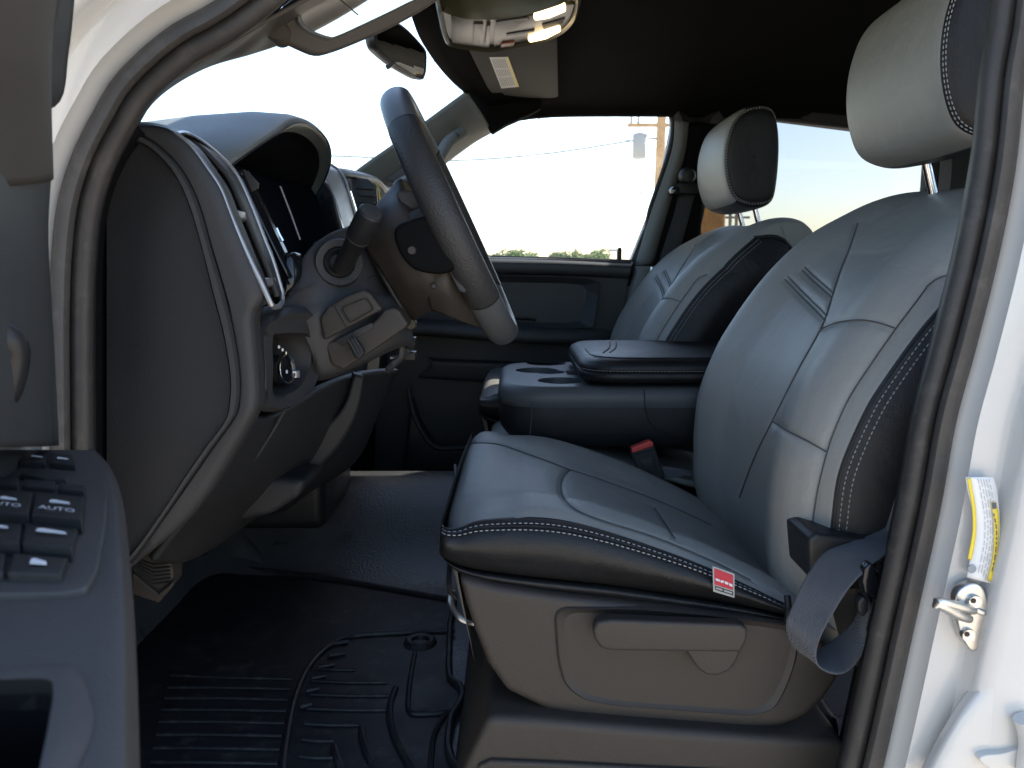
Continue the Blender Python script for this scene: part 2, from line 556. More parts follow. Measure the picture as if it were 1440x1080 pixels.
wire([(1040, 140, 23.5), (975, 158, 23.8), (918, 160, D)], "short upper wire leaving the crossarm to the right", .014)
sp = P(868, 352, 70)
t = thing("light_mast", "small distant mast with a lamp head above the window corner", "mast", (sp.x, 70, 0))
tube("pole", [Vector((sp.x, 70, 0)), Vector((sp.x, 70, sp.z))], .06, M['wire'], t, 6)
box("lamp_head", (sp.x - .3, 70, sp.z), (.9, .2, .25), M['transformer'], t, .02)

# ------------------------------------------------------------------ the truck's cab
cab = thing("truck_cab", "white crew cab body of the pickup with the driver door opening", "truck", (.4, 1.5, 0))
E = [(72, 1090), (72, 800), (72, 627), (71, 460), (74, 360), (83, 283), (103, 217), (133, 157), (167, 103), (233, 43), (300, 4), (362, -45), (425, -115), (490, -210),
     (570, -300), (700, -365), (880, -390), (1100, -395), (1300, -405), (1420, -350), (1466, -220), (1462, -60), (1452, 40), (1440, 110), (1427, 233), (1403, 360), (1370, 493),
     (1343, 593), (1320, 720), (1283, 887), (1240, 1080), (1205, 1200), (1120, 1265), (900, 1285), (300, 1285), (120, 1250), (76, 1180)]
E2 = curve([Vector((x, y, 0)) for x, y in E], 260, True)
_ar = sum(p.x * q.y - q.x * p.y for p, q in zip(E2, E2[1:] + E2[:1]))
_sg = 1 if _ar > 0 else -1
def ring(d, Y):
    """the opening's outline moved outward by d pixels, at depth Y"""
    n = len(E2); out = []
    for i, p in enumerate(E2):
        t = (E2[(i + 2) % n] - E2[i - 2]).normalized()
        out.append(P(p.x + t.y * d * _sg, p.y - t.x * d * _sg, Y))
    return out
loops("body_side", [ring(-20, .745), ring(-2, .727), ring(10, .722), ring(24, .712), ring(32, .704), ring(55, .700), ring(78, .699), ring(86, .694), ring(98, .680), ring(112, .672), ring(135, .668), ring(200, .664)],
      M['white_paint'], cab, sharp=50)
loops("seal_lip", [ring(2, .722), ring(-1, .716), ring(-8, .7125), ring(-18, .713), ring(-24, .717), ring(-27, .724), ring(-27, .74), ring(0, .735), ring(2, .722)], M['rubber'], cab, sharp=60)
tube("door_seal", ring(-43, .735), .0098, M['seal'], cab, 14, closed=True, flat=(1, 1))
loops("jamb_trim", [ring(-27, .745), ring(-50, .747), ring(-56, .752), ring(-60, .765), ring(-63, .79), ring(-64, .83)], M['rubber_dark'], cab, sharp=50)

# big shell that closes the cab off from the light
ro = sheet("roof", [[Vector((-.10, y, 1.865 + dz)), Vector((.3, y, 1.90 + dz)), Vector((1.2, y, 1.91 + dz)), Vector((1.85, y, 1.88 + dz))] for y, dz in ((.665, -.03), (.8, 0), (1.5, .03), (2.2, 0), (2.37, -.05))],
      M['white_paint'], cab, 20, 20, thick=.012)
hl = [[(-.13, .74, 1.80), (.2, .74, 1.835), (1.0, .74, 1.84), (1.8, .74, 1.80)],
      [(-.15, .95, 1.80), (.2, .95, 1.845), (1.0, .95, 1.85), (1.8, .95, 1.81)],
      [(-.178, 1.5, 1.792), (.15, 1.5, 1.83), (1.0, 1.5, 1.85), (1.8, 1.5, 1.81)],
      [(-.172, 1.76, 1.788), (.15, 1.76, 1.822), (1.0, 1.76, 1.845), (1.8, 1.76, 1.80)],
      [(-.135, 2.02, 1.779), (.15, 2.02, 1.80), (1.0, 2.02, 1.825), (1.8, 2.02, 1.785)],
      [(-.06, 2.2, 1.752), (.2, 2.2, 1.775), (1.0, 2.2, 1.77), (1.8, 2.2, 1.73)],
      [(-.02, 2.25, 1.728), (.2, 2.26, 1.745), (1.0, 2.26, 1.735), (1.8, 2.26, 1.70)]]
sheet("headliner", [[Vector(p) for p in r] for r in hl], M['headliner'], cab, 30, 30, thick=-.012)
# windshield
ws = [[Vector((-.15, .74, 1.80)), Vector((-.19, 1.15, 1.805)), Vector((-.20, 1.52, 1.805)), Vector((-.19, 1.9, 1.795)), Vector((-.10, 2.16, 1.77))],
      [Vector((-.52, .72, 1.56)), Vector((-.60, 1.15, 1.56)), Vector((-.62, 1.52, 1.56)), Vector((-.60, 1.9, 1.56)), Vector((-.48, 2.22, 1.55))],
      [Vector((-.92, .70, 1.30)), Vector((-1.05, 1.15, 1.28)), Vector((-1.08, 1.52, 1.28)), Vector((-1.05, 1.9, 1.28)), Vector((-.90, 2.26, 1.28))]]
sheet("windshield", ws, M['windshield'], cab, 20, 14)
box("cowl", (-1.15, 1.5, 1.22), (.5, 1.7, .1), M['black_plastic'], cab, .02)
box("bonnet", (-1.95, 1.5, 1.15), (1.5, 1.7, .14), M['white_paint'], cab, .05)
box("firewall", (-.98, 1.5, .95), (.04, 1.62, .6), M['black_plastic'], cab, .01)
box("front_fender", (-1.35, .66, .95), (1.55, .05, .55), M['white_paint'], cab, .02)
# driver side pillar trim, brownish, running up to the visor
sheet("pillar_trim", [[(128, 290, .765), (150, 225, .765), (186, 169, .765), (233, 121, .765), (330, 58, .77), (430, 3, .775), (540, -60, .78), (680, -150, .80)],
                      [(146, 262, .80), (164, 215, .80), (192, 166, .80), (239, 119, .80), (325, 70, .81), (402, 16, .81), (515, -55, .82), (690, -130, .83)],
                      [(158, 262, .85), (172, 212, .85), (192, 172, .85), (236, 126, .85), (291, 93, .86), (350, 72, .87), (386, 50, .905), (450, 15, .95)],
                      [(150, 262, .90), (165, 212, .90), (186, 176, .90), (232, 130, .90), (290, 96, .91), (356, 76, .93), (402, 60, .965), (480, 25, .99)]],
      M['brown_trim'], cab, 40, 20, thick=.004)
# passenger side: windows framed in the side wall
FW = [(555, 360), (552, 290), (572, 266), (622, 233), (662, 204), (700, 182), (748, 163), (800, 153.5), (860, 152.5), (918, 154), (936, 160), (943, 174), (938, 212), (912, 290), (886, 366), (780, 364)]
RW = [(986, 322), (992, 290), (1010, 190), (1024, 168), (1050, 166), (1075, 168), (1150, 176), (1225, 185), (1290, 196), (1303, 206), (1305, 220), (1302, 262), (1290, 360), (1250, 395), (1060, 392), (1006, 352), (992, 342)]
def hull_out(pts, d, Y):
    q = curve([Vector((x, y, 0)) for x, y in pts], 120, True); n = len(q); out = []
    cx = sum(p.x for p in q) / n
    for i, p in enumerate(q):
        t = (q[(i + 1) % n] - q[i - 1]).normalized(); s = Vector((t.y, -t.x, 0))
        out.append(p + s * d)
    return [P(p.x, p.y, Y) for p in out]
def sg_of(pts):
    a = sum(p[0] * q[1] - q[0] * p[1] for p, q in zip(pts, pts[1:] + pts[:1]))
    return 1 if a > 0 else -1
for nm, pts, gm in (("front_window", FW, M['clear']), ("rear_window", RW, M['tinted'])):
    s = sg_of(pts)
    loops("window_frame", [hull_out(pts, 0 * s, 2.29), hull_out(pts, 0, 2.262), hull_out(pts, 3 * s, 2.256), hull_out(pts, 6 * s, 2.256), hull_out(pts, 8 * s, 2.25), hull_out(pts, 17 * s, 2.235), hull_out(pts, 26 * s, 2.25), hull_out(pts, 34 * s, 2.262)], M['rubber_dark'], cab, sharp=50)
    q = hull_out(pts, 2 * s, 2.285)
    mesh("side_glass", q + [p + Vector((0, .004, 0)) for p in q], [list(range(120)), list(range(239, 119, -1))] + [[i, (i + 1) % 120, (i + 1) % 120 + 120, i + 120] for i in range(120)], gm, cab)
# outer side wall pieces, below and above the windows
box("side_wall", (.25, 2.315, .95), (2.9, .06, .80), M['white_paint'], cab, .01)
plate("side_wall", [(943, 120), (975, 120), (1000, 150), (1016, 168), (994, 250), (982, 330), (985, 385), (880, 385), (930, 260), (946, 174)], .05, M['black_plastic'], cab, .004, Y=2.275)
plate("side_wall", [(560, 258), (640, 150), (740, 110), (1000, 105), (1290, 135), (1400, 170), (1400, 200), (1290, 192), (1060, 163), (930, 150), (800, 148), (740, 158), (690, 180)], .05, M['black_plastic'], cab, .004, Y=2.285)
plate("side_wall", [(1303, 150), (1600, 160), (1600, 500), (1240, 500), (1250, 398), (1292, 362), (1306, 262), (1310, 206)], .05, M['black_plastic'], cab, .004, Y=2.272)
# rear of the cab, driver side rear door
box("rear_wall", (1.86, 1.5, .95), (.06, 1.7, .8), M['soft_black'], cab, .01)
plate("rear_glass", [Vector((1.84, .8, 1.34)), Vector((1.84, 2.2, 1.34)), Vector((1.80, 2.15, 1.78)), Vector((1.80, .85, 1.78))], Vector((.004, 0, 0)), M['tinted'], cab)
box("rear_door", (1.30, .69, .93), (1.3, .05, .86), M['white_paint'], cab, .02)
plate("rear_door_glass", [Vector((.72, .70, 1.36)), Vector((1.8, .70, 1.36)), Vector((1.75, .70, 1.78)), Vector((.72, .70, 1.78))], .004, M['tinted'], cab)
# floor
fl = []
for x, zx in ((-.93, .36), (-.72, .20), (-.62, .06), (-.57, .0), (-.45, 0), (0, 0), (.6, 0), (1.85, 0)):
    fl.append([Vector((x, y, .75 + zx + zy)) for y, zy in ((.70, 0), (.9, 0), (1.18, .0), (1.33, .0), (1.45, .0), (1.54, .035), (1.62, .11), (1.72, .142), (1.84, .10), (1.95, 0), (2.28, 0))])
f = sheet("floor", fl, M['vinyl'], None, 60, 40, thick=-.01)
f['kind'] = "structure"
box("sill", (.1, .735, .67), (1.1, .12, .15), M['white_paint'], cab, .015)

# passenger A pillar trim with its grab handle
sheet("pillar_trim", [[(478, 262, 2.08), (508, 236, 2.08), (575, 189, 2.08), (640, 141, 2.08), (657, 128, 2.08)],
                      [(492, 268, 2.11), (530, 246, 2.11), (592, 203, 2.11), (655, 160, 2.11), (674, 155, 2.11)],
                      [(515, 282, 2.17), (555, 262, 2.17), (613, 221, 2.17), (664, 185, 2.17), (688, 178, 2.17)],
                      [(535, 292, 2.25), (572, 268, 2.25), (622, 234, 2.25), (666, 202, 2.25), (692, 187, 2.25)]], M['pillar'], cab, 30, 16, thick=.006)
tube("grab_handle", [(560, 262, 2.10), (585, 247, 2.08), (610, 229, 2.07), (622, 214, 2.08), (632, 199, 2.10), (650, 186, 2.13)], .016, M['pillar'], cab, 12, sub=30)
plate("handle_recess", [(541, 252), (640, 186), (648, 190), (628, 208), (600, 236), (575, 250), (556, 258)], .01, M['black_plastic'], cab, .003, Y=2.098)
# passenger B pillar trim
sheet("pillar_trim", [[(949, 168, 2.235), (944, 215, 2.235), (915, 300, 2.235), (893, 372, 2.235)],
                      [(958, 170, 2.21), (954, 215, 2.21), (926, 300, 2.21), (902, 372, 2.21)],
                      [(966, 172, 2.215), (960, 218, 2.215), (935, 300, 2.215), (914, 372, 2.215)],
                      [(970, 172, 2.24), (964, 220, 2.24), (940, 300, 2.24), (921, 372, 2.24)]], M['pillar'], cab, 24, 24, thick=.006)
sheet("belt_panel", [[(966, 172, 2.232), (960, 220, 2.232), (936, 300, 2.232), (916, 374, 2.232)], [(985, 172, 2.225), (976, 230, 2.225), (958, 310, 2.225), (942, 374, 2.225)], [(1012, 175, 2.24), (992, 250, 2.24), (984, 330, 2.24), (978, 376, 2.24)]], M['void'], cab, 20, 10, thick=.006)
sheet("lower_pillar_trim", [[(892, 374, 2.225), (880, 430, 2.225), (866, 500, 2.225), (850, 620, 2.225)],
                      [(899, 374, 2.20), (887, 430, 2.20), (873, 500, 2.20), (857, 620, 2.20)],
                      [(921, 374, 2.20), (908, 430, 2.20), (893, 500, 2.20), (877, 620, 2.20)],
                      [(985, 374, 2.25), (970, 430, 2.25), (960, 500, 2.25), (950, 620, 2.25)]], M['pillar'], cab, 24, 24, thick=.006)
tube("belt_guide_slot", [(917, 376, 2.195), (913, 392, 2.195), (912, 406, 2.195)], .006, M['chrome'], cab, 8)

# striker, stickers and the hinge on the white pillar
Ys = .690
st = plate("striker", [(1345, 838), (1362, 822), (1380, 824), (1389, 845), (1387, 880), (1384, 900), (1372, 916), (1362, 912), (1352, 893), (1346, 868)], .010, M['zinc'], cab, .003, Y=Ys - .006, smooth_n=40)
tube("loop", [(1362, 870, Ys - .006), (1348, 865, Ys - .018), (1325, 853, Ys - .032), (1317, 850, Ys - .034), (1318, 847, Ys - .034), (1330, 848, Ys - .030), (1356, 855, Ys - .016), (1368, 858, Ys - .006)], .0042, M['zinc'], st, 12, sub=40)
plate("plate_rib", [(1352, 846), (1388, 860), (1386, 868), (1350, 856)], .006, M['zinc'], st, .002, Y=Ys - .009)
for cx, cy in ((1369, 845), (1360, 892)):
    bolt = lathe("bolt", [(.0, -.003), (.0055, -.003), (.0062, -.001), (.0062, .002)], P(cx, cy, Ys - .007), (0, 1, 0), M['zinc'], st, 24)
    lathe("socket", [(.0001, -.0005), (.0024, -.0005), (.0026, .001)], P(cx, cy, Ys - .0103), (0, 1, 0), M['rubber_dark'], bolt, 6)
def strip(name, L, Rr, m, par, Y):
    """a flat sticker between a left and a right edge line"""
    return sheet(name, [[(x, y, Y) for x, y in L], [(x, y, Y) for x, y in Rr]], m, par, 24, 2, thick=.0006)
stk = strip("sticker", [(1358, 671), (1361, 690), (1370, 730), (1370, 765), (1364, 790), (1360, 812)], [(1397, 671), (1402, 690), (1406, 730), (1406, 765), (1399, 798), (1394, 821)], M['label_white'], cab, Ys - .0035)
strip("yellow_band", [(1360, 673), (1363, 690), (1367, 715), (1368, 745), (1364, 770), (1361, 786)], [(1365, 672), (1368, 690), (1372, 715), (1373, 745), (1370, 770), (1366, 788)], M['label_yellow'], stk, Ys - .0045)
strip("yellow_band", [(1393, 706), (1396, 725), (1398, 755), (1396, 785), (1389, 815)], [(1401, 706), (1405, 725), (1405, 755), (1402, 785), (1396, 819)], M['label_yellow'], stk, Ys - .0045)
plate("warning_symbol", [(1395, 707), (1401, 707), (1402, 715), (1396, 716)], .0004, M['label_ink'], stk, Y=Ys - .0052)
lathe("round_mark", [(.0001, -.0006), (.0038, -.0006), (.0038, .0004)], P(1366.5, 800, Ys - .0044), (0, 1, 0), mat("sticker_grey", (.25, .27, .29), .6), stk, 20)
rnd = random.Random(3)
vs = []; fs = []
def dash_rect(x0, y0, x1, y1, w, Y):
    a, b = P(x0, y0, Y), P(x1, y1, Y); t = (b - a).normalized(); n = Vector((t.z, 0, -t.x)) * w / 2
    k = len(vs); vs.extend([a - n, b - n, b + n, a + n]); fs.append([k, k + 1, k + 2, k + 3])
edge = curve([Vector(p + (0,)) for p in [(1375, 673), (1379, 690), (1385, 730), (1384, 765), (1377, 800), (1374, 815)]], 60)
for ln in range(5):
    i = 0
    while i < 56:
        k = rnd.randint(2, 5)
        a, b = edge[i], edge[min(59, i + k)]
        dx = ln * 4.0
        if not (dx > 12 and i > 16): dash_rect(a.x + dx, a.y + dx * .1, b.x + dx, b.y + dx * .1, .0007, Ys - .0046)
        i += k + 1
mesh("printed_lines", vs, fs, mat("small_print", (.38, .37, .38), .6), stk, smooth=False)
vs = []; fs = []
e2 = curve([Vector(p + (0,)) for p in [(1397.5, 722), (1401, 740), (1401.5, 758), (1399, 785), (1394, 808)]], 40)
i = 0
while i < 37:
    k = rnd.randint(2, 4); dash_rect(e2[i].x, e2[i].y, e2[min(39, i + k)].x, e2[min(39, i + k)].y, .0010, Ys - .0052); i += k + 1
mesh("printed_lines", vs, fs, M['label_ink'], stk, smooth=False)
hg = plate("door_hinge", [(1377, 1068), (1388, 1062), (1410, 1060), (1440, 1052), (1480, 1046), (1480, 1075), (1440, 1074), (1420, 1083), (1395, 1083)], .03, M['white_paint'], cab, .004, Y=.66, smooth_n=60)
tube("hinge_knuckle", [(1440, 1010, .655), (1448, 1040, .655), (1444, 1085, .655)], .009, M['white_paint'], hg, 14, sub=12)
lathe("plug", [(.001, -.001), (.0016, -.001), (.0016, .002)], P(1375, 1043, .6985), (0, 1, 0), M['rubber_dark'], cab, 12)

sheet("pillar_fold", [[(1452, 560, .685), (1436, 700, .685), (1425, 830, .685), (1392, 925, .685), (1340, 1000, .685), (1285, 1100, .685)],
                      [(1466, 560, .672), (1450, 700, .672), (1438, 838, .672), (1404, 936, .672), (1350, 1014, .672), (1300, 1110, .672)],
                      [(1490, 560, .668), (1480, 700, .668), (1462, 850, .668), (1430, 955, .668), (1376, 1034, .668), (1330, 1120, .668)],
                      [(1560, 560, .668), (1560, 700, .668), (1560, 870, .668), (1540, 980, .668), (1480, 1080, .668), (1430, 1160, .668)]], M['white_paint'], cab, 40, 24, thick=.006)

sheet("kick_trim", [[(118, 900, .79), (118, 620, .79), (118, 420, .79), (122, 330, .79), (136, 270, .79), (160, 215, .79), (190, 176, .79)],
                    [(134, 900, .795), (134, 620, .795), (134, 420, .795), (138, 335, .795), (150, 275, .795), (172, 222, .795), (200, 184, .795)],
                    [(158, 900, .83), (158, 620, .83), (158, 420, .83), (160, 340, .83), (170, 285, .83), (190, 235, .83), (215, 200, .83)]], M['void'], cab, 30, 10, thick=.004)
sheet("lower_pillar_trim", [[(1334, 560, .80), (1310, 640, .80), (1280, 740, .80), (1250, 860, .80), (1218, 1000, .80), (1190, 1130, .80)],
                            [(1318, 560, .81), (1292, 640, .81), (1262, 740, .81), (1232, 860, .81), (1200, 1000, .81), (1172, 1130, .81)],
                            [(1300, 560, .86), (1276, 640, .86), (1246, 740, .86), (1218, 860, .86), (1188, 1000, .86), (1160, 1130, .86)]], M['black_plastic'], cab, 30, 10, thick=.004)

plate("side_wall", [(632, 96), (770, 96), (760, 152), (746, 160), (712, 175), (692, 187), (672, 160), (654, 132)], .04, M['headliner'], cab, .003, Y=2.17)

box("kick_panel", (-.60, 2.255, 1.0), (.72, .03, .6), M['void'], cab, .01)
M['pillar_dark'] = mat('door_frame_trim', (.040, .035, .031), .65, .25, scale=900, kind='noise', var=.06, varscale=20)
# ------------------------------------------------------------------ the open driver door, on the left
dd = thing("driver_door", "open driver door with window switches on its grey armrest", "door", P(62, 640, .62))
# panel skin above the armrest
sheet("window_pillar", [[(75, -120, .54), (52, 40, .56), (42, 130, .58), (47, 250, .585)],
                        [(65, -120, .51), (45, 40, .53), (39, 130, .55), (45, 250, .56)],
                        [(40, -120, .45), (36, 60, .47), (40, 150, .50), (45, 250, .53)],
                        [(-120, -120, .36), (-100, 60, .38), (-80, 160, .40), (-60, 260, .42)]], M['pillar_dark'], dd, 24, 24, thick=-.01)
sheet("window_seal", [[(92, -120, .575), (86, 10, .575), (78, 70, .58), (70, 120, .585), (50, 132, .587)],
                      [(60, -120, .555), (52, 10, .56), (46, 70, .565), (42, 120, .57), (40, 134, .58)]], M['door_soft'], dd, 20, 6, thick=-.012)
sheet("panel", [[(50, 240, .60), (46, 330, .605), (52, 440, .61), (58, 540, .61), (62, 628, .60)],
                [(42, 215, .575), (40, 330, .58), (45, 440, .585), (50, 540, .59), (52, 628, .58)],
                [(22, 190, .52), (28, 330, .53), (36, 440, .54), (42, 540, .54), (42, 628, .53)],
                [(-60, 170, .42), (-40, 330, .43), (-30, 440, .44), (-20, 540, .44), (-20, 628, .44)],
                [(-300, 150, .30), (-280, 330, .30), (-260, 440, .30), (-250, 540, .30), (-250, 628, .30)]], M['door_soft'], dd, 30, 30, thick=-.01)
sheet("upper_pad", [[(52, 262, .585), (34, 210, .57), (10, 180, .53), (-40, 150, .46)],
                    [(42, 300, .565), (28, 270, .54), (4, 246, .50), (-40, 230, .45)],
                    [(34, 312, .575), (20, 290, .555), (0, 268, .52), (-40, 250, .47)]], M['soft_black'], dd, 20, 12, thick=-.004)
tube("door_handle", [(-40, 470, .45), (-12, 476, .455), (8, 482, .46), (12, 502, .462), (4, 538, .46), (-10, 562, .455), (-40, 582, .45)], .011, M['black_plastic'], dd, 14, sub=40)
# armrest top: rows run from the hinge end to the near end; height falls slightly towards the viewer
za, zb = CAMZ - .135, CAMZ - .150
def A(px, py, dz=0.0):
    t = (py - 640) / 440
    return PZ(px, py, za + (zb - za) * t + dz)
arm_rows = []
for py, xr in ((634, 128), (650, 150), (672, 163), (700, 172), (760, 179), (830, 184), (920, 187), (1000, 188), (1080, 189), (1170, 190), (1300, 190)):
    r = [A(-260, py, .0), A(-120, py, .0), A(0, py, .0), A(xr * .55, py, .0), A(xr - 20, py, -.0005), A(xr - 7, py, -.004), A(xr - 1, py, -.012)]
    e = r[-1]
    r += [e + Vector((.001, 0, -.02)), e + Vector((-.003, 0, -.09))]
    arm_rows.append(r)
first = [p + Vector((-.004, .012, -.03)) for p in arm_rows[0]]
arm_rows.insert(0, first)
cup2d = [A(x, y, 0) for x, y in ((-230, 962), (50, 954), (80, 956), (82, 985), (72, 1045), (56, 1124), (36, 1210), (-230, 1210))]
def inside(p, poly):
    r = False
    for a, b in zip(poly, poly[1:] + poly[:1]):
        if (a.y > p.y) != (b.y > p.y) and p.x < (b.x - a.x) * (p.y - a.y) / (b.y - a.y) + a.x: r = not r
    return r
Ga = sheet_pts(arm_rows, 130, 150)
ar_ = grid_mesh("armrest", Ga, M['armrest'], dd, sharp=70)
bm = bmesh.new(); bm.from_mesh(ar_.data)
cw = WL[ar_.name]
bmesh.ops.delete(bm, geom=[f for f in bm.faces if inside(f.calc_center_median() + cw, cup2d) and f.calc_center_median().z + cw.z > zb - .01], context='FACES')
bm.to_mesh(ar_.data); bm.free()
sw = [(-80, 640), (20, 632), (105, 634), (140, 648), (152, 690), (148, 740), (138, 800), (124, 826), (90, 832), (-80, 836)]
sp_out = [A(x, y, .0006) for x, y in sw]
bz = plate("switch_panel", [A(x, y, .0030) for x, y in sw], Vector((0, 0, -.008)), M['armrest'], dd, .0015, rnd=.012)
def key(name, q, m=None, h=.0045, par=None, tilt=0.0):
    pts = [A(x, y, h + (tilt if i in (2, 3) else 0)) for i, (x, y) in enumerate(q)]
    return plate(name, pts, Vector((0, 0, -.010)), m or M['soft_black'], par or dd, .0012, bang=20)
keys = {}
keys['lock1'] = key("lock_switch", [(30, 634), (66, 636), (64, 650), (26, 648)], h=.007)
keys['lock2'] = key("lock_switch", [(71, 636), (102, 639), (106, 653), (70, 650)], h=.007)
key("mirror_dial", [(30, 661), (60, 658), (94, 666), (94, 671), (60, 672), (28, 666)], h=.0065)
key("mirror_switch", [(-30, 668), (27, 672), (26, 683), (-30, 679)], h=.006)
key("mirror_switch", [(33, 673), (78, 676), (77, 687), (32, 683)], h=.006)
key("mirror_switch", [(83, 678), (120, 682), (119, 691), (82, 688)], h=.006)
keys['w1'] = key("window_switch", [(-40, 688), (46, 692), (40, 723), (-40, 720)], h=.004, tilt=.006)
keys['w2'] = key("window_switch", [(50, 692), (119, 699), (115, 730), (44, 724)], h=.004, tilt=.006)
keys['w3'] = key("window_switch", [(-40, 726), (32, 728), (27, 762), (-40, 760)], h=.004, tilt=.006)
keys['w4'] = key("window_switch", [(36, 728), (112, 737), (101, 768), (31, 762)], h=.004, tilt=.006)
key("window_switch_bar", [(-40, 776), (8, 777), (4, 804), (-40, 803)], h=.007)
keys['lk'] = key("child_lock_switch", [(18, 777), (96, 784), (86, 806), (10, 804)], h=.007)
for nm, q in (("switch_gap", [(-40, 685), (122, 694), (118, 735), (-40, 724)]), ("switch_gap", [(-40, 722), (116, 732), (102, 780), (-40, 772)]), ("switch_gap", [(-40, 770), (100, 780), (88, 810), (-40, 808)])):
    plate(nm, [A(x, y, .0034) for x, y in q], Vector((0, 0, -.002)), M['rubber_dark'], dd)
def ax(px, py):
    return (A(px + 6, py + .7) - A(px - 6, py - .7)), (A(px + 1.0, py - 6) - A(px - 1.0, py + 6))
def glyph(par, px, py, w, h, dz=.0125):
    x, y = ax(px, py); x.normalize(); y.normalize()
    c = A(px, py, dz)
    q = [c + x * sx * w + y * sy * h for sx, sy in ((-1, -1), (1, -.6), (.9, .3), (-.5, 1), (-.9, .6))]
    plate("window_symbol", q, Vector((0, 0, -.0006)), M['white_mark'], par)
x, y = ax(80, 714)
text_obj("lettering", "AUTO", M['white_mark'], keys['w2'], A(80, 716, .0112), x, y, .0085)
text_obj("lettering", "AUTO", M['white_mark'], keys['w1'], A(5, 709, .0112), x, y, .0085)
glyph(keys['w2'], 84, 705, .007, .0025, .0100); glyph(keys['w1'], 12, 700, .006, .0025, .0100)
glyph(keys['w4'], 72, 746, .009, .0022, .0100); glyph(keys['w3'], -2, 739, .006, .0022, .0100)
glyph(keys['lk'], 54, 789, .0045, .0032, .0085)
glyph(keys['lock1'], 52, 641, .005, .002, .0085); glyph(keys['lock2'], 88, 644, .005, .002, .0085)
# pull cup in the armrest
cup = [A(x, y, .001) for x, y in ((-200, 968), (50, 960), (74, 962), (76, 985), (66, 1045), (50, 1120), (30, 1200), (-200, 1200))]
cupi = roundpoly(cup, .008)
rim = [p + (p - sum(cupi, Vector()) / len(cupi)).normalized() * .006 for p in cupi]
deep = [p + Vector((0, 0, -.05)) for p in cupi]
loops("pull_cup", [rim, [p + Vector((0, 0, .0015)) for p in cupi], [p + Vector((0, 0, -.004)) for p in cupi], deep], M['void'], dd, cap1=True)
loops("pull_cup_rim", [[p + (p - sum(cupi, Vector()) / len(cupi)).normalized() * .013 + Vector((0, 0, -.001)) for p in cupi], [p + Vector((0, 0, .0025)) for p in rim], [p + Vector((0, 0, .002)) for p in cupi], [p + Vector((0, 0, -.01)) for p in cupi]], M['armrest'], dd, sharp=60)
# outer skin of the open door
sheet("outer_skin", [[(52, -160, .61), (40, 200, .63), (60, 640, .64), (70, 1150, .62)], [(-300, -160, .36), (-330, 200, .36), (-330, 640, .36), (-330, 1150, .36)]], M['white_paint'], dd, 12, 12, thick=.01)
sheet("lower_panel", [[(60, 640, .61), (70, 1100, .60), (70, 1400, .6)], [(-300, 640, .30), (-300, 1100, .30), (-300, 1400, .3)]], M['door_soft'], dd, 10, 10, thick=-.01)
# ------------------------------------------------------------------ seats
import numpy as np
from mathutils.kdtree import KDTree

def cutout(o, cutters):
    """cut the cutters' volumes out of o for good"""
    for c in cutters:
        md = o.modifiers.new("cut", 'BOOLEAN'); md.object = c; md.operation = 'DIFFERENCE'; md.solver = 'EXACT'
    bpy.context.view_layer.update()
    dg = bpy.context.evaluated_depsgraph_get()
    me = bpy.data.meshes.new_from_object(o.evaluated_get(dg))
    o.modifiers.clear(); o.data = me
    for p in me.polygons: p.use_smooth = True
    me.set_sharp_from_angle(angle=R(35))
    for c in cutters: bpy.data.objects.remove(c)

from mathutils.bvhtree import BVHTree
def seam_points(G, px):
    """the line on the surface G that shows along the given photograph pixels"""
    nv, nu = len(G), len(G[0])
    bvh = BVHTree.FromPolygons([p for r in G for p in r], [[j * nu + i, j * nu + i + 1, j * nu + nu + i + 1, j * nu + nu + i] for j in range(nv - 1) for i in range(nu - 1)])
    out = []
    for q in dense([Vector((x, y, 0)) for x, y in px], False, 10):
        h = bvh.ray_cast(Vector((0, 0, CAMZ)), _dir(q.x, q.y).normalized())
        if h[0] is not None: out.append(h[0])
    return arc(out, len(out) * 4)

def press(G, seams, depth=.0028, width=.0026, puff=.0025, reach=.014):
    """sink the seams into the surface, padding swelling up beside them"""
    kd = KDTree(sum(len(s) for s in seams)); i = 0
    for s in seams:
        for p in s: kd.insert(p, i); i += 1
    kd.balance()
    nv, nu = len(G), len(G[0]); out = []
    for j in range(nv):
        r = []
        for i in range(nu):
            p = G[j][i]
            du = G[j][min(nu - 1, i + 1)] - G[j][max(0, i - 1)]
            dv = G[min(nv - 1, j + 1)][i] - G[max(0, j - 1)][i]
            n = du.cross(dv)
            n = n.normalized() if n.length > 1e-12 else Vector((0, 0, 1))
            if n.dot(Vector((-.4, -.5, .8))) < 0: n = -n
            d = kd.find(p)[2]
            h = -depth * math.exp(-(d / width) ** 2) - puff * math.exp(-(d / reach) ** 1.0) if d < .15 else 0
            r.append(p + n * h)
        out.append(r)
    return out

def lerp_table(tab, t):
    """smooth curve through the table's points (monotone cubic, no stepping)"""
    n = len(tab)
    d = [(tab[i + 1][1] - tab[i][1]) / (tab[i + 1][0] - tab[i][0]) for i in range(n - 1)]
    m = [d[0]] + [0 if d[i - 1] * d[i] <= 0 else 2 * d[i - 1] * d[i] / (d[i - 1] + d[i]) for i in range(1, n - 1)] + [d[-1]]
    for i in range(n - 1):
        (a, va), (b, vb) = tab[i], tab[i + 1]
        if t <= b or i == n - 2:
            h = b - a; k = (t - a) / h
            return va * (1 + 2 * k) * (1 - k) ** 2 + h * m[i] * k * (1 - k) ** 2 + vb * k * k * (3 - 2 * k) + h * m[i + 1] * k * k * (k - 1)
    return tab[-1][1]

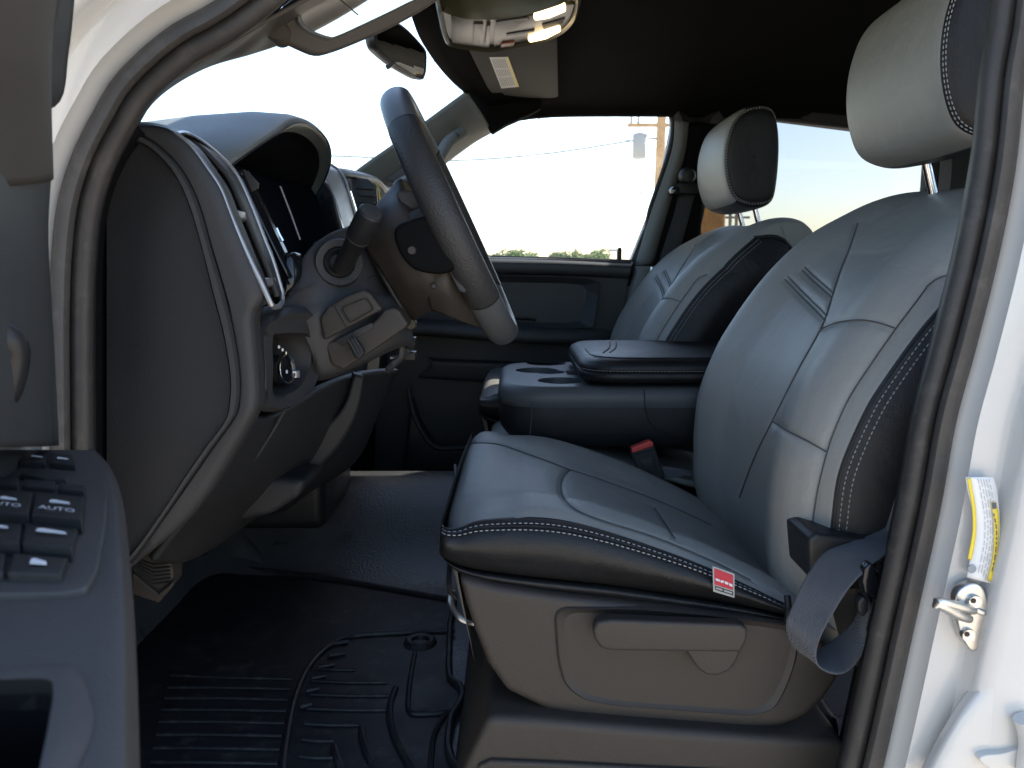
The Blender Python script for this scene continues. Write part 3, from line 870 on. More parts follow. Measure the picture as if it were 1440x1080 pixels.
SEAM_PX = [(627, 742), (647, 741), (667, 733), (693, 729), (747, 727), (797, 732), (863, 749), (960, 783), (1040, 818), (1105, 850)]
LOW_PX = [(624, 785), (640, 794), (667, 801), (700, 806), (747, 812), (797, 817), (863, 824), (960, 838), (1040, 851), (1108, 866)]
SKIRT_PX = [(630, 792), (645, 806), (670, 818), (700, 825), (747, 832), (797, 838), (863, 847), (960, 859), (1040, 869), (1112, 880)]
YN, YF = .84, 1.38
YC = (YN + YF) / 2

def cushion_grid():
    prof = [(-.050, -.43), (-.064, -.375), (-.076, -.325), (-.077, -.300), (-.066, -.283), (-.040, -.272), (-.005, -.270)]
    for p in SEAM_PX[4:]:
        w = P(p[0], p[1], YN); prof.append((w.x, w.z - CAMZ))
    prof.append((.37, -.405))
    C = curve([Vector((x, 0, CAMZ + z)) for x, z in prof], 190)
    H = [(0, 0), (.04, .007), (.10, .009), (.21, -.004), (.32, -.018), (.5, -.026), (.68, -.024), (.79, -.016), (.87, -.013), (.94, -.020), (1, -.042)]
    ts = [i / 170 for i in range(171)]
    G = []
    for c in C:
        w = min(1, max(.15, (c.x + .075) / .09))
        r = []
        for t in ts:
            front = max(0, 1 - (c.x + .08) / .06)
            bow = .018 * abs(2 * t - 1) ** 6 * front
            r.append(Vector((c.x + bow, YN + (YF - YN) * t, c.z + lerp_table(H, t) * w)))
        e = r[-1]
        r += [e + Vector((0, .006, -.02)), e + Vector((0, .008, -.06)), e + Vector((0, .004, -.12))]
        G.append(r)
    return G

BACK = [(.335, -.44), (.312, -.36), (.3085, -.30), (.3085, -.268), (.314, -.21), (.3365, -.145), (.3587, -.103), (.3967, -.0453), (.435, 0), (.478, .039), (.522, .0676), (.566, .092), (.602, .104), (.638, .106), (.668, .095), (.69, .065), (.70, .0), (.70, -.08), (.70, -.15)]
def back_grid():
    C = curve([Vector((x, 0, CAMZ + z)) for x, z in BACK], 230)
    H = [(0, -.031), (.02, -.022), (.05, -.006), (.09, .005), (.13, .009), (.22, .0), (.32, -.014), (.5, -.020), (.68, -.014), (.78, .0), (.87, .010), (.94, .0), (1, -.034)]
    G = []; side_n = 0
    for k, c in enumerate(C):
        tg = (C[min(len(C) - 1, k + 1)] - C[max(0, k - 1)]).normalized()
        n = Vector((-tg.z, 0, tg.x))
        if n.x > 0 and n.z < 0: n = -n
        z = c.z - CAMZ
        w = 1 if z < .03 and c.x < .5 else max(.25, 1 - (c.x - .46) / .16)
        sc = 1 - .16 * min(1, max(0, (c.x - .50) / .24)) ** 1.3
        r = []
        for u in [.20 * (1 - q / 40) ** 1.25 + .004 for q in range(40)]:
            y = YN - .016 * math.sin(min(1, u / .12) * math.pi) * (1 if c.x < .6 else .4) + .02 * max(0, u - .12) / .08
            # below the shoulder the side runs straight back; above it drops behind
            bk = Vector((1, 0, -.25)).normalized() if c.x < .5 else Vector((.55, 0, -1)).normalized() if c.x < .7 else Vector((.1, 0, -1))
            kk = min(1, max(0, (c.x - .42) / .22))
            bk = (Vector((1, 0, -.25)).normalized() * (1 - kk) + Vector((.12, 0, -1)) * kk).normalized()
            r.append(Vector((c.x, YC + (y - YC) * sc, c.z)) + n * H[0][1] * w + bk * u)
        side_n = len(r)
        for i in range(171):
            t = i / 170
            r.append(Vector((c.x, YC + (YN + (YF - YN) * t - YC) * sc, c.z)) + n * lerp_table(H, t) * w)
        e = r[-1]
        bk = Vector((1, 0, -.4)).normalized()
        for u in (.02, .06, .12):
            r.append(e + bk * u + Vector((0, .006, 0)))
        G.append(r)
    return G, side_n

CUSH_SEAMS_PX = [
    [(655, 622), (680, 621), (705, 624), (730, 632), (780, 650), (801, 658), (847, 673), (913, 697), (960, 717), (1000, 736)],
    [(801, 658), (791, 671), (789, 685), (795, 700), (812, 715), (850, 730), (920, 752), (1000, 785), (1060, 815)],
    [(921, 712), (937, 736), (952, 758)],
]
BACK_SEAMS_PX = [
    [(1037, 700), (1060, 640), (1083, 593), (1120, 520), (1153, 460), (1167, 420), (1178, 385), (1192, 350), (1205, 312)],
    [(1140, 735), (1147, 690), (1160, 637), (1173, 600), (1193, 557), (1227, 505), (1257, 462), (1285, 425), (1302, 402)],
    [(1153, 462), (1177, 453), (1207, 450), (1233, 454), (1257, 462)],
    [(1085, 593), (1105, 606), (1130, 619), (1160, 636)],
    [(1102, 393), (1120, 412), (1140, 432), (1156, 449)], [(1106, 389), (1124, 408), (1144, 428), (1159, 443)],
    [(1126, 380), (1140, 394), (1155, 407), (1166, 417)], [(1130, 376), (1144, 390), (1158, 402), (1169, 412)],
    [(1300, 403), (1317, 391), (1337, 385)],
]
_cache = {}
def make_seat(label, group, dc, db, driver):
    """dc moves the cushion, db the backrest and headrest, from the driver seat's place"""
    t = thing("front_seat", label, "car seat", Vector((.15, YC, .75)) + dc, group)
    if not _cache:
        G = cushion_grid(); B, sn = back_grid()
        cs = [seam_points(G, s) for s in CUSH_SEAMS_PX]; bs = [seam_points(B, s) for s in BACK_SEAMS_PX]
        G2 = press(G, cs); B2 = press(B, bs)
        _cache.update(G=G2, B=B2, sn=sn, cs=cs, bs=bs)
    mv = lambda g, d: [[p + d for p in r] for r in g]
    cu = grid_mesh("cushion", mv(_cache['G'], dc), M['grey_leather'], t, sharp=0)
    # black side of the cushion, wrapping round the front corner
    def row(px, Y, dz=0):
        r = [P(x, y, Y) + dc for x, y in px]
        z0 = r[0]
        if not driver: return [z0 + Vector((-.001, .012, 0)), z0 + Vector((-.002, .008, 0)), z0 + Vector((-.003, .005, 0)), z0 + Vector((-.002, .002, 0))] + r
        return [z0 + Vector((.004, .5, 0)), z0 + Vector((-.004, .30, 0)), z0 + Vector((-.007, .06, 0)), z0 + Vector((-.006, .018, 0))] + r
    mix = lambda k: [(a[0] + (b[0] - a[0]) * k, a[1] + (b[1] - a[1]) * k) for a, b in zip(SEAM_PX, LOW_PX)]
    rows = [row(SEAM_PX, YN + .003), row(mix(.03), YN - .0005), row(mix(.10), YN - .004), row(mix(.3), YN - .015), row(mix(.6), YN - .019), row(mix(.85), YN - .011), row(mix(.96), YN - .003), row(LOW_PX, YN + .006)]
    sd = sheet("cushion_side", rows, M['black_leather'], t, 110, 44, sharp=0)
    mix2 = lambda k: [(a[0] + (b[0] - a[0]) * k, a[1] + (b[1] - a[1]) * k) for a, b in zip(LOW_PX, SKIRT_PX)]
    sheet("lower_trim", [row(LOW_PX, YN + .006), row(mix2(.1), YN - .001), row(mix2(.4), YN - .007), row(mix2(.8), YN - .003), row(SKIRT_PX, YN + .012)], M['black_leather'], t, 90, 16, sharp=0)
    Gs = sheet_pts(rows, 110, 44)
    def on_side(v, lift):
        k = v * 43; j = min(42, int(k)); f = k - j
        return [Gs[j][i].lerp(Gs[j + 1][i], f) + Vector((0, -lift, 0)) for i in range(28, 110)]
    if driver:
        for v in (2.0 / 7, 2.62 / 7):
            stitches("stitching", on_side(v, .0009), M['thread'], sd, .0058, .0038, .00065)
        for v in (1.0 / 7, 2.32 / 7):
            tube("piping", on_side(v, .0004), .0011, M['black_plastic'], sd, 6)
    for k, q in enumerate(_cache['cs']):
        tube("seam", [p + dc - Vector((0, 0, .0022)) for p in q[::3]], .00075, M['thread_dark'], cu, 5)
    # backrest
    B = mv(_cache['B'], db); sn = _cache['sn']; nv = len(B); nu = len(B[0])
    def mf(v, u):
        i = u * (nu - 1)
        if i >= sn: return 0
        k = 1 - i / sn                     # 0 at the seam, 1 at the rear edge
        return 1 if v < .608 + .125 * (1 - (1 - k) ** 2.2) else 0
    bk = grid_mesh("backrest", B, [M['grey_leather'], M['black_leather']], t, sharp=0, matfn=mf)
    wl_ = []
    for i in range(0, sn + 1, 2):
        k = 1 - i / sn
        j = (.608 + .125 * (1 - (1 - k) ** 2.2)) * (nv - 1)
        wl_.append(B[int(j)][min(i, sn)].lerp(B[int(j) + 1][min(i, sn)], j - int(j)) + Vector((0, -.0008, 0)))
    tube('shoulder_welt', curve(wl_, 60), .0042, M['black_leather'], bk, 8)
    for k, q in enumerate(_cache['bs']):
        tube("seam", [p + db + Vector((.0022, .0008, 0)) for p in q[::3]], .0008, M['thread_dark'], bk, 5)
    j0, j1 = int(nv * .10), int(nv * .62)
    def shifted(a, lift):
        out = []
        for j in range(j0, j1):
            p = B[j][sn - 1]; q = B[j][sn - 6]
            s = (q - p); s = s.normalized() * a
            out.append(p + s + Vector((0, -lift, 0)))
        return out
    stitches("stitching", shifted(.002, .0012), M['thread'], bk, .0058, .0040, .00068)
    stitches("stitching", shifted(.0095, .0012), M['thread'], bk, .0058, .0040, .00068)
    tube("piping", arc(shifted(-.0035, .0002), 60), .0013, M['black_plastic'], bk, 6)
    if not driver:
        pp = []
        for j in range(int(nv * .2), int(nv * .66)):
            k = 9; pp.append(B[j][k] + Vector((0, -.003, 0)))
        tube("piping", arc(pp, 40), .003, M['black_leather'], bk, 8)
    # headrest
    d = db + (Vector((0, 0, 0)) if driver else Vector((.026, 0, -.004)))
    side = [(.530, .140), (.506, .156), (.490, .195), (.484, .24), (.488, .285), (.503, .328), (.530, .352), (.565, .358), (.590, .348), (.604, .31), (.609, .25), (.606, .18), (.596, .146), (.562, .135)]
    pr = curve([Vector((x, 0, CAMZ + z)) for x, z in side], 72, True)
    cx = sum(p.x for p in pr) / 72; cz = sum(p.z for p in pr) / 72
    rings = []
    for y, k in ((.968, .02), (.9665, .35), (.967, .70), (.970, .86), (.977, .945), (.988, .985), (1.01, 1.0), (1.06, 1.012), (1.11, 1.016), (1.16, 1.012), (1.21, 1.0), (1.232, .985), (1.243, .945), (1.25, .86), (1.253, .7), (1.2535, .35), (1.252, .02)):
        rings.append([Vector((cx + (p.x - cx) * k, y, cz + (p.z - cz) * k)) + d for p in pr])
    vs = [p for r in rings for p in r]; fs = []; mi = []
    for j in range(len(rings) - 1):
        for i in range(72):
            fs.append([j * 72 + i, j * 72 + (i + 1) % 72, j * 72 + 72 + (i + 1) % 72, j * 72 + 72 + i])
            xm = (pr[i].x - cx)
            mi.append(1 if (j < 4 or j > 11 or xm > (.0 if driver else -.028)) else 0)
    me = bpy.data.meshes.new("headrest")
    me.from_pydata([tuple(v) for v in vs], [], fs)
    for p, x in zip(me.polygons, mi): p.material_index = x
    hd = link("headrest", me, [M['grey_leather'], M['black_leather']], t, True, 0)
    md = hd.modifiers.new("smooth", 'SUBSURF'); md.levels = 1; md.render_levels = 2
    for k, y in ((.925, .9735), (.90, .9705)):
        lp = [Vector((cx + (p.x - cx) * k, y - .0006, cz + (p.z - cz) * k)) + d for p in pr]
        lp = [p for p in lp if p.x - d.x - cx < .045]
        i0 = max(range(len(lp)), key=lambda i: (lp[i] - lp[i - 1]).length)
        lp = lp[i0:] + lp[:i0]
        stitches("stitching", lp, M['thread'], hd, .0062, .0042, .0007)
    for y in (1.045, 1.175):
        tube("headrest_post", [Vector((.560, y, CAMZ + .20)) + d, Vector((.590, y, CAMZ + .10)) + d, Vector((.61, y, CAMZ + .02)) + d], .0062, M['chrome'], t, 16)
        lathe("post_collar", [(.011, -.004), (.013, .0), (.012, .010), (.008, .012)], Vector((.602, y, CAMZ + .082)) + d, (-.25, 0, 1), M['black_plastic'], t, 20)
    return t

GRP = "front bucket seats in grey and black leather"
seat = make_seat("driver seat, large grey leather seat with black sides in the foreground", GRP, Vector((0, 0, 0)), Vector((0, 0, 0)), True)
seat2 = make_seat("passenger seat, smaller grey leather seat behind the armrest with chrome headrest rods", GRP, Vector((0.005, .86, 0)), Vector((-.050, .86, -.012)), False)

# plastic skirt and recline lever of the driver seat
sk = plate("seat_skirt", [(645, 812), (700, 826), (780, 838), (870, 848), (960, 859), (1060, 871), (1116, 880), (1150, 895), (1182, 930), (1180, 955), (1160, 985), (1135, 1008), (1100, 1024), (1040, 1032), (950, 1028), (850, 1017), (770, 1001), (712, 972), (686, 935), (668, 890), (655, 850)], .12, M['grey_plastic'], seat, .022, 6, Y=.822, bang=20)
Rc = [(806, 868), (900, 873), (1000, 881), (1106, 893), (1098, 925), (1085, 955), (1072, 978), (1055, 987), (960, 981), (870, 974), (835, 968), (818, 955), (811, 930)]
Ro = [(782, 856), (900, 857), (1000, 866), (1122, 882), (1118, 930), (1104, 968), (1088, 998), (1058, 1007), (960, 1000), (860, 992), (822, 984), (797, 965), (787, 930)]
a = arc(roundpoly(pl(Rc, .826), .012), 120, True)
bq = arc(roundpoly(pl(Ro, .819), .016), 120, True)
def align(r0, r1):
    c = sum(r0, Vector()) / len(r0); c1 = sum(r1, Vector()) / len(r1)
    k = min(range(len(r1)), key=lambda i: ((r1[i] - c1) - (r0[0] - c) * 1.08).length)
    return r1[k:] + r1[:k]
bq = align(a, bq)
cen = sum(bq, Vector()) / len(bq)
def grow(r, k, dy): return [cen + (p - cen) * k + Vector((0, dy, 0)) for p in r]
loops("recess_frame", [grow(bq, 1.035, .008), grow(bq, 1.02, .002), grow(bq, 1.0, 0), grow(bq, .985, .0012), grow(a, 1.012, -.0012), grow(a, 1.0, .001), grow(a, .994, .006)], M['grey_plastic'], sk, sharp=40)
plate("recess_panel", [p + Vector((0, -.0006, 0)) for p in grow(a, .99, .0012)], .02, M['grey_plastic'], sk, .0)
lv = plate("recline_lever", [(834, 886), (840, 875), (860, 872), (1042, 879), (1052, 885), (1051, 900), (1042, 918), (860, 916), (845, 912), (836, 900)], .018, M['grey_plastic'], seat, .0075, 5, Y=.792, bang=15)
plate("lever_boss", [(962, 912), (1046, 908), (1036, 930), (1026, 944), (1010, 951), (994, 950), (981, 941)], .02, M['grey_plastic'], lv, .004, 4, Y=.797, bang=15)
lathe("lever_hub", [(.018, 0), (.020, .02), (.020, .06)], P(1012, 925, .812), (0, 1, 0), M['black_plastic'], lv, 24)
box('seat_base', (.13, 1.16, .86), (.34, .42, .15), M['black_plastic'], seat, .02)
# pedestal under the seat
plate("pedestal", [(686, 1008), (760, 1012), (900, 1024), (1050, 1035), (1190, 1043), (1200, 1100), (1200, 1260), (600, 1260), (652, 1080)], .5, M['grey_plastic'], seat, .012, 5, Y=.80, bang=15)
plate("pedestal_riser", [(704, 985), (1180, 1010), (1185, 1060), (690, 1040)], .42, M['black_plastic'], seat, .01, 3, Y=.85)
plate("pedestal_recess", [(672, 1078), (690, 1070), (760, 1073), (900, 1080), (1150, 1092), (1150, 1160), (660, 1160)], .01, M['grey_plastic'], seat, .004, Y=.794)
tube("seat_wire", [(640, 840, .86), (633, 835, .86), (632, 800, .87), (640, 700, 1.1), (640, 655, 1.2)], .003, M['black_plastic'], seat, 8, sub=30)
tube("adjuster_bar", [(636, 830, .90), (634, 850, .89), (652, 872, .87), (690, 880, .87)], .0035, M['zinc'], seat, 8, sub=24)
# recliner cover at the foot of the backrest
plate("recliner_cover", [(1137, 758), (1148, 750), (1190, 756), (1240, 760), (1255, 762), (1255, 830), (1180, 830), (1139, 815)], .10, M['black_plastic'], seat, .012, 5, Y=.812, bang=15)
plate("side_bolster_flap", [(1170, 700), (1235, 690), (1262, 560), (1340, 400), (1370, 420), (1330, 640), (1262, 770), (1170, 760)], .05, M['black_leather'], seat, .015, 5, Y=.842, bang=15)
tube("cushion_end_clip", [(1107, 838, .824), (1109, 852, .818), (1108, 872, .822)], .005, M['black_plastic'], seat, 8, flat=(1, .7))
# red cloth tag sewn into the seam
Yt = .8185
tg = plate("fabric_tag", [(1002, 796), (1033, 807), (1033, 841), (1003, 832)], .0008, M['tag_grey'], seat, .0003, Y=Yt)
plate("tag_face", [(1004.5, 799), (1031, 809), (1031, 830), (1005, 822)], .0004, M['red_tag'], tg, Y=Yt - .0005)
plate("tag_footer", [(1005.5, 824), (1031, 832), (1031, 837.5), (1006, 829.5)], .0004, M['rubber_dark'], tg, Y=Yt - .0005)
for q in ([(1006, 813), (1012, 815), (1012.5, 818), (1007, 816.5)], [(1013, 816), (1018, 816.5), (1018, 819.5), (1014, 819.5)], [(1019, 817.5), (1024, 819), (1024, 822.5), (1019.5, 821)], [(1025, 820), (1030, 822), (1030, 825.5), (1025.5, 823.5)]):
    plate("tag_mark", q, .0003, M['white_mark'], tg, Y=Yt - .0009)
for q in ([(1007, 825.8), (1016, 828.6), (1016, 831), (1007, 828.2)], [(1018, 829.2), (1029.5, 833), (1029.5, 835.4), (1018, 831.6)]):
    plate("tag_mark", q, .0003, M['tag_grey'], tg, Y=Yt - .0009)

M['tray'] = mat('tray_plastic', (.075, .080, .082), .45, .15, scale=900, kind='cell', var=.06)
# ------------------------------------------------------------------ centre seat, console and armrest
cst = thing("middle_seat", "narrow grey leather middle seat under the folded console", "car seat", (.15, 1.56, .95))
cs = sheet("cushion", [[Vector((-.035, y, .90)), Vector((-.045, y, .98)), Vector((-.03, y, 1.02)), Vector((.05, y, 1.03)), Vector((.2, y, 1.0)), Vector((.38, y, .955))] for y in (1.395, 1.42, 1.55, 1.70, 1.73)], M['grey_leather'], cst, 40, 12, thick=.01)
box("seat_base", (.2, 1.56, .86), (.4, .30, .16), M['soft_black'], cst, .02)
con = thing("centre_console", "folded centre console with cup holders and black leather armrest lid", "console", (.2, 1.56, 1.03))
def rr(x0, x1, y0, y1, r, z, n=96, front=None):
    q = [Vector((x0, y0, z)), Vector((x1, y0, z)), Vector((x1, y1, z)), Vector((x0, y1, z))]
    return arc(roundpoly(q, r, 12), n, True)
def conloop(ins, z, fx=0):
    return rr(-.025 + ins + fx, .52, 1.385 + ins, 1.765 - ins, .085, z)
tray = loops("cup_tray", [conloop(.004, 1.10), conloop(-.001, 1.112), conloop(0, 1.124), conloop(.004, 1.134), conloop(.010, 1.1385), conloop(.016, 1.1395)], M['tray'], con, cap0=True, cap1=True, sharp=35)
cut = []
for cx, cy in ((768, 510.5), (755, 520.5), (789, 535)):
    c = PZ(cx, cy, 1.1395)
    cut.append(lathe("cutter", [(.041, -.032), (.0425, .0), (.043, .02)], c, (0, 0, 1), M['rubber_dark'], None, 48))
c = PZ(773, 523, 1.1395)
cut.append(lathe("cutter", [(.030, -.032), (.030, .02)], c, (0, 0, 1), M['rubber_dark'], None, 32))
c = PZ(818, 524, 1.1395)
cut.append(box("cutter", c, (.06, .06, .05), M['rubber_dark']))
cutout(tray, cut)
for cx, cy in ((768, 510.5), (755, 520.5), (789, 535)):
    c = PZ(cx, cy, 1.1395)
    lathe("cup_well", [(.0400, -.10), (.0402, -.095), (.0428, -.028)], c, (0, 0, 1), M['rubber_dark'], con, 40)
body = loops("console_body", [conloop(.03, 1.030, .02), conloop(.012, 1.038, .008), conloop(.004, 1.06), conloop(.001, 1.09), conloop(.003, 1.108)], M['soft_black'], con, cap0=True, sharp=50)
tube("body_seam", [(748, 563, 1.3845), (747, 590, 1.387), (745, 612, 1.39)], .0012, M['thread_dark'], body, 6)
tube("body_seam", [(906, 548, 1.3835), (908, 575, 1.384), (920, 600, 1.386), (960, 615, 1.39)], .001, M['rubber_dark'], body, 6, sub=20)
def lid(ins, z): return rr(.118 + ins, .54, 1.372 + ins, 1.758 - ins, .075, z, 120)
ld = loops("armrest_lid", [lid(.014, 1.147), lid(.004, 1.149), lid(-.001, 1.156), lid(0, 1.164), lid(.0015, 1.1655), lid(0, 1.167), lid(-.001, 1.173), lid(.004, 1.182), lid(.014, 1.1875), lid(.05, 1.190), lid(.12, 1.190)], M['black_leather'], con, cap0=True, cap1=True, sharp=60)
lp = lid(-.0014, 1.1675)
seg = [p for p in lp if p.y < 1.50]
k = max(range(len(seg)), key=lambda i: (seg[i] - seg[i - 1]).length)
stitches("stitching", seg[k:] + seg[:k], M['thread'], ld, .0062, .0042, .0006, lift=Vector((0, 0, .0015)))
seg2 = [p + Vector((0, 0, 0)) for p in lid(.022, 1.1886) if p.y < 1.56]
k = max(range(len(seg2)), key=lambda i: (seg2[i] - seg2[i - 1]).length)
tube("lid_seam", seg2[k:] + seg2[:k], .0016, M['black_plastic'], ld, 6)
for dx in (0, .012):
    tube("lid_seam", [Vector((.165 + dx, 1.47, 1.1905)), Vector((.185 + dx, 1.55, 1.1912)), Vector((.20 + dx, 1.66, 1.1905))], .0014, M['black_plastic'], ld, 6, sub=16)
plate("lid_latch", [PZ(832, 497, 1.188), PZ(846, 500, 1.188), PZ(848, 504, 1.188), PZ(834, 502, 1.188)], Vector((0, 0, -.006)), M['soft_black'], ld, .001)

# ------------------------------------------------------------------ belts and buckle
bu = thing("belt_buckle", "black seat belt buckle with red release button beside the console", "belt buckle", P(910, 660, 1.33))
bd = plate("buckle_body", [(887, 631), (914, 620.5), (919, 622), (921, 629), (936, 671), (928, 676), (904, 668), (896, 660), (888, 640)], .022, M['soft_black'], bu, .003, 3, Y=1.325, bang=15)
plate("release_button", [(888, 630.5), (914, 620), (918.5, 622.5), (919.5, 627), (889, 637.5)], .016, M['red'], bu, .0015, Y=1.322)
tube("buckle_rib", [(889, 641, 1.324), (905, 636.5, 1.324), (921, 631, 1.324)], .0012, M['rubber_dark'], bd, 6)
plate("buckle_face", [(900, 648), (917, 642), (925, 664), (908, 665)], .004, M['black_plastic'], bd, .001, Y=1.3235)
sheet("buckle_strap", [[(925, 655, 1.335), (945, 657, 1.335), (965, 660, 1.34), (985, 664, 1.345), (1000, 672, 1.35)], [(932, 674, 1.330), (950, 672, 1.33), (970, 668, 1.33), (986, 680, 1.33), (1000, 700, 1.33)]], M['webbing'], bu, 20, 4, thick=.002)

SEC = [((1262, 700, .835), (1285, 706, .815)), ((1235, 745, .828), (1268, 752, .80)), ((1195, 762, .81), (1250, 775, .772)), ((1159, 777, .80), (1226, 793, .76)), ((1131, 815, .79), (1194, 825, .75)), ((1113, 854, .785), (1168, 866, .745)), ((1105, 880, .785), (1151, 899, .742)), ((1113, 907, .79), (1146, 923, .742)),
       ((1134, 921, .80), (1151, 938, .745)), ((1160, 909, .805), (1167, 947, .75)), ((1179, 896, .805), (1184, 948, .755)), ((1195, 881, .80), (1200, 938, .755)), ((1206, 864, .80), (1213, 918, .755)), ((1213, 846, .795), (1220, 886, .76)), ((1217, 825, .79), (1226, 850, .765))]
blt = thing("seat_belt", "grey driver seat belt hanging in a loop beside the seat", "seat belt", P(1160, 860, .78))
wb = sheet("webbing", [[s[0] for s in SEC], [tuple((Vector(s[0]) + Vector(s[1])) / 2) for s in SEC], [s[1] for s in SEC]], M['webbing'], blt, 90, 16, thick=.0014)
wb2 = sheet("webbing", [[(1352, 330, .845), (1332, 440, .835), (1296, 560, .83), (1268, 660, .828), (1240, 750, .83), (1222, 800, .82)], [(1372, 335, .815), (1352, 440, .80), (1318, 560, .795), (1290, 660, .79), (1262, 750, .79), (1246, 812, .785)]], M['webbing'], blt, 60, 8, thick=.0014)
plate("tongue_cover", [(1216, 800), (1224, 792), (1231, 797), (1238, 825), (1238, 840), (1233, 845), (1224, 838), (1216, 835), (1213, 820)], .012, M['gloss_black'], blt, .003, 3, Y=.752, bang=15)
plate("tongue_cover", [(1206, 848), (1214, 838), (1222, 843), (1221, 862), (1214, 869), (1207, 862)], .012, M['black_plastic'], blt, .003, 3, Y=.757, bang=15)
tube("tongue", [(1230, 845, .754), (1228, 856, .752), (1223, 872, .752), (1220, 886, .754)], .0028, M['chrome'], blt, 10, flat=(1, .6))
b2 = thing("seat_belt", "dark passenger seat belt running down the far door pillar", "seat belt", P(940, 340, 2.18))
sheet("webbing", [[(955, 272, 2.19), (945, 310, 2.19), (929, 360, 2.185), (917, 405, 2.18), (912, 440, 2.18)], [(977, 275, 2.185), (967, 312, 2.185), (953, 362, 2.18), (941, 408, 2.175), (935, 445, 2.17)]], mat("belt_webbing_shade", (.04, .04, .042), .65, .8, scale=420, kind='weave'), b2, 30, 4, thick=.0015)  # darker copy of the belt webbing, shade put into its colour
plate("belt_guide", [(948, 262), (956, 256), (980, 258), (984, 266), (980, 273), (953, 272)], .02, M['black_plastic'], b2, .004, 3, Y=2.175, bang=15)
lathe("guide_bolt", [(.001, -.012), (.016, -.010), (.022, 0), (.022, .02)], P(967, 247, 2.18), (0, 1, 0), M['black_plastic'], b2, 20)
lathe("height_knob", [(.001, -.012), (.010, -.010), (.013, 0), (.013, .02)], P(949, 268, 2.17), (0, 1, 0), M['gloss_black'], b2, 20)
plate("belt_latch", [(916, 404), (924, 400), (929, 412), (921, 424), (914, 420)], .01, M['chrome'], b2, .002, Y=2.165)
# ------------------------------------------------------------------ passenger door
pd = thing("passenger_door", "closed dark grey passenger door panel across the cab", "door", (.0, 2.25, .80))
plate("door_skin", [(540, 360), (888, 366), (872, 480), (852, 640), (840, 760), (520, 760)], .03, M['door_soft'], pd, .003, Y=2.225)
sheet("sill_roll", [[(540, 359, 2.262), (700, 361, 2.262), (800, 364, 2.262), (890, 368, 2.262)], [(540, 360.5, 2.235), (700, 362.5, 2.235), (800, 365.5, 2.235), (890, 369.5, 2.235)],
                    [(540, 366, 2.20), (700, 368, 2.20), (800, 370, 2.20), (888, 374, 2.20)], [(540, 376, 2.195), (700, 378, 2.195), (800, 380, 2.195), (886, 383, 2.195)], [(540, 383, 2.205), (700, 384, 2.205), (800, 386, 2.205), (884, 390, 2.205)], [(540, 385, 2.225), (700, 386, 2.225), (800, 388, 2.225), (884, 392, 2.225)]], M['door_soft'], pd, 24, 24)
# pocket panel: bezel sloping in to a recessed face
Bo = [(560, 386), (700, 386), (826, 390), (844, 396), (842, 425), (836, 461), (800, 463), (560, 456)]
Bi = [(560, 402), (700, 401.5), (806, 403), (817, 405), (814, 425), (806, 447), (790, 450), (560, 446)]
loops("pocket_bezel", [arc(pl([(x, y) for x, y in Bo], 2.214), 160, True), arc(pl(Bo, 2.206), 160, True), arc(pl([(x + (690 - x) * .012, y + (425 - y) * .03) for x, y in Bo], 2.204), 160, True), arc(pl(Bi, 2.236), 160, True), arc(pl([(x + (690 - x) * .01, y + (425 - y) * .03) for x, y in Bi], 2.24), 160, True)], M['door_soft'], pd, sharp=30)
plate("pocket_face", Bi, .01, M['soft_black'], pd, Y=2.236)
plate("pocket_panel", [(560, 408), (798, 409), (806, 414), (800, 440), (560, 438)], .01, M['soft_black'], pd, .003, Y=2.231)
tube("door_handle_slot", [(712, 447, 2.218), (742, 447.5, 2.218), (753, 449, 2.222)], .006, M['black_plastic'], pd, 8, flat=(.7, 1))
# armrest
sheet("armrest", [[(540, 448, 2.21), (600, 449, 2.21), (700, 455, 2.21), (760, 461, 2.21), (850, 464, 2.21), (872, 468, 2.215)],
                  [(540, 452, 2.16), (600, 453, 2.15), (700, 458, 2.14), (760, 463, 2.14), (845, 466, 2.16), (868, 470, 2.20)],
                  [(540, 462, 2.14), (600, 462, 2.13), (700, 468, 2.12), (760, 472, 2.12), (840, 475, 2.15), (866, 476, 2.195)],
                  [(540, 472, 2.15), (600, 471, 2.14), (700, 479, 2.13), (760, 482, 2.13), (836, 483, 2.16), (864, 482, 2.20)],
                  [(540, 474, 2.21), (600, 473, 2.20), (700, 481, 2.20), (760, 484, 2.20), (836, 485, 2.21), (864, 484, 2.215)]], M['door_soft'], pd, 30, 20, thick=.004, flip=True)
sheet("lower_shelf", [[(600, 500, 2.222), (616, 504, 2.222), (720, 508, 2.222), (800, 512, 2.222)], [(604, 504, 2.20), (618, 507, 2.195), (720, 511, 2.195), (800, 515, 2.195)], [(606, 512, 2.195), (618, 515, 2.19), (720, 518, 2.19), (800, 522, 2.19)], [(590, 529, 2.205), (612, 531, 2.20), (700, 536, 2.20), (800, 541, 2.20)], [(588, 531, 2.222), (612, 533, 2.222), (700, 538, 2.222), (800, 543, 2.222)]], M['door_soft'], pd, 24, 20)
plate("map_pocket", [(578, 560), (588, 592), (612, 632), (700, 634), (800, 640), (800, 720), (560, 720)], .06, M['black_plastic'], pd, .008, 3, Y=2.15, bang=15)
tube("pocket_edge", [(574, 545, 2.155), (584, 588, 2.15), (611, 628, 2.145), (660, 630, 2.145), (760, 636, 2.145)], .007, M['door_soft'], pd, 10, sub=50)
tube("window_seal", [(690, 361.5, 2.26), (800, 364.5, 2.26), (886, 367.5, 2.26)], .005, M['rubber_dark'], pd, 8)
lathe("lock_knob", [(.005, 0), (.006, .01), (.006, .035), (.003, .04)], P(871, 369, 2.245), (0, 0, 1), M['rubber_dark'], pd, 14)

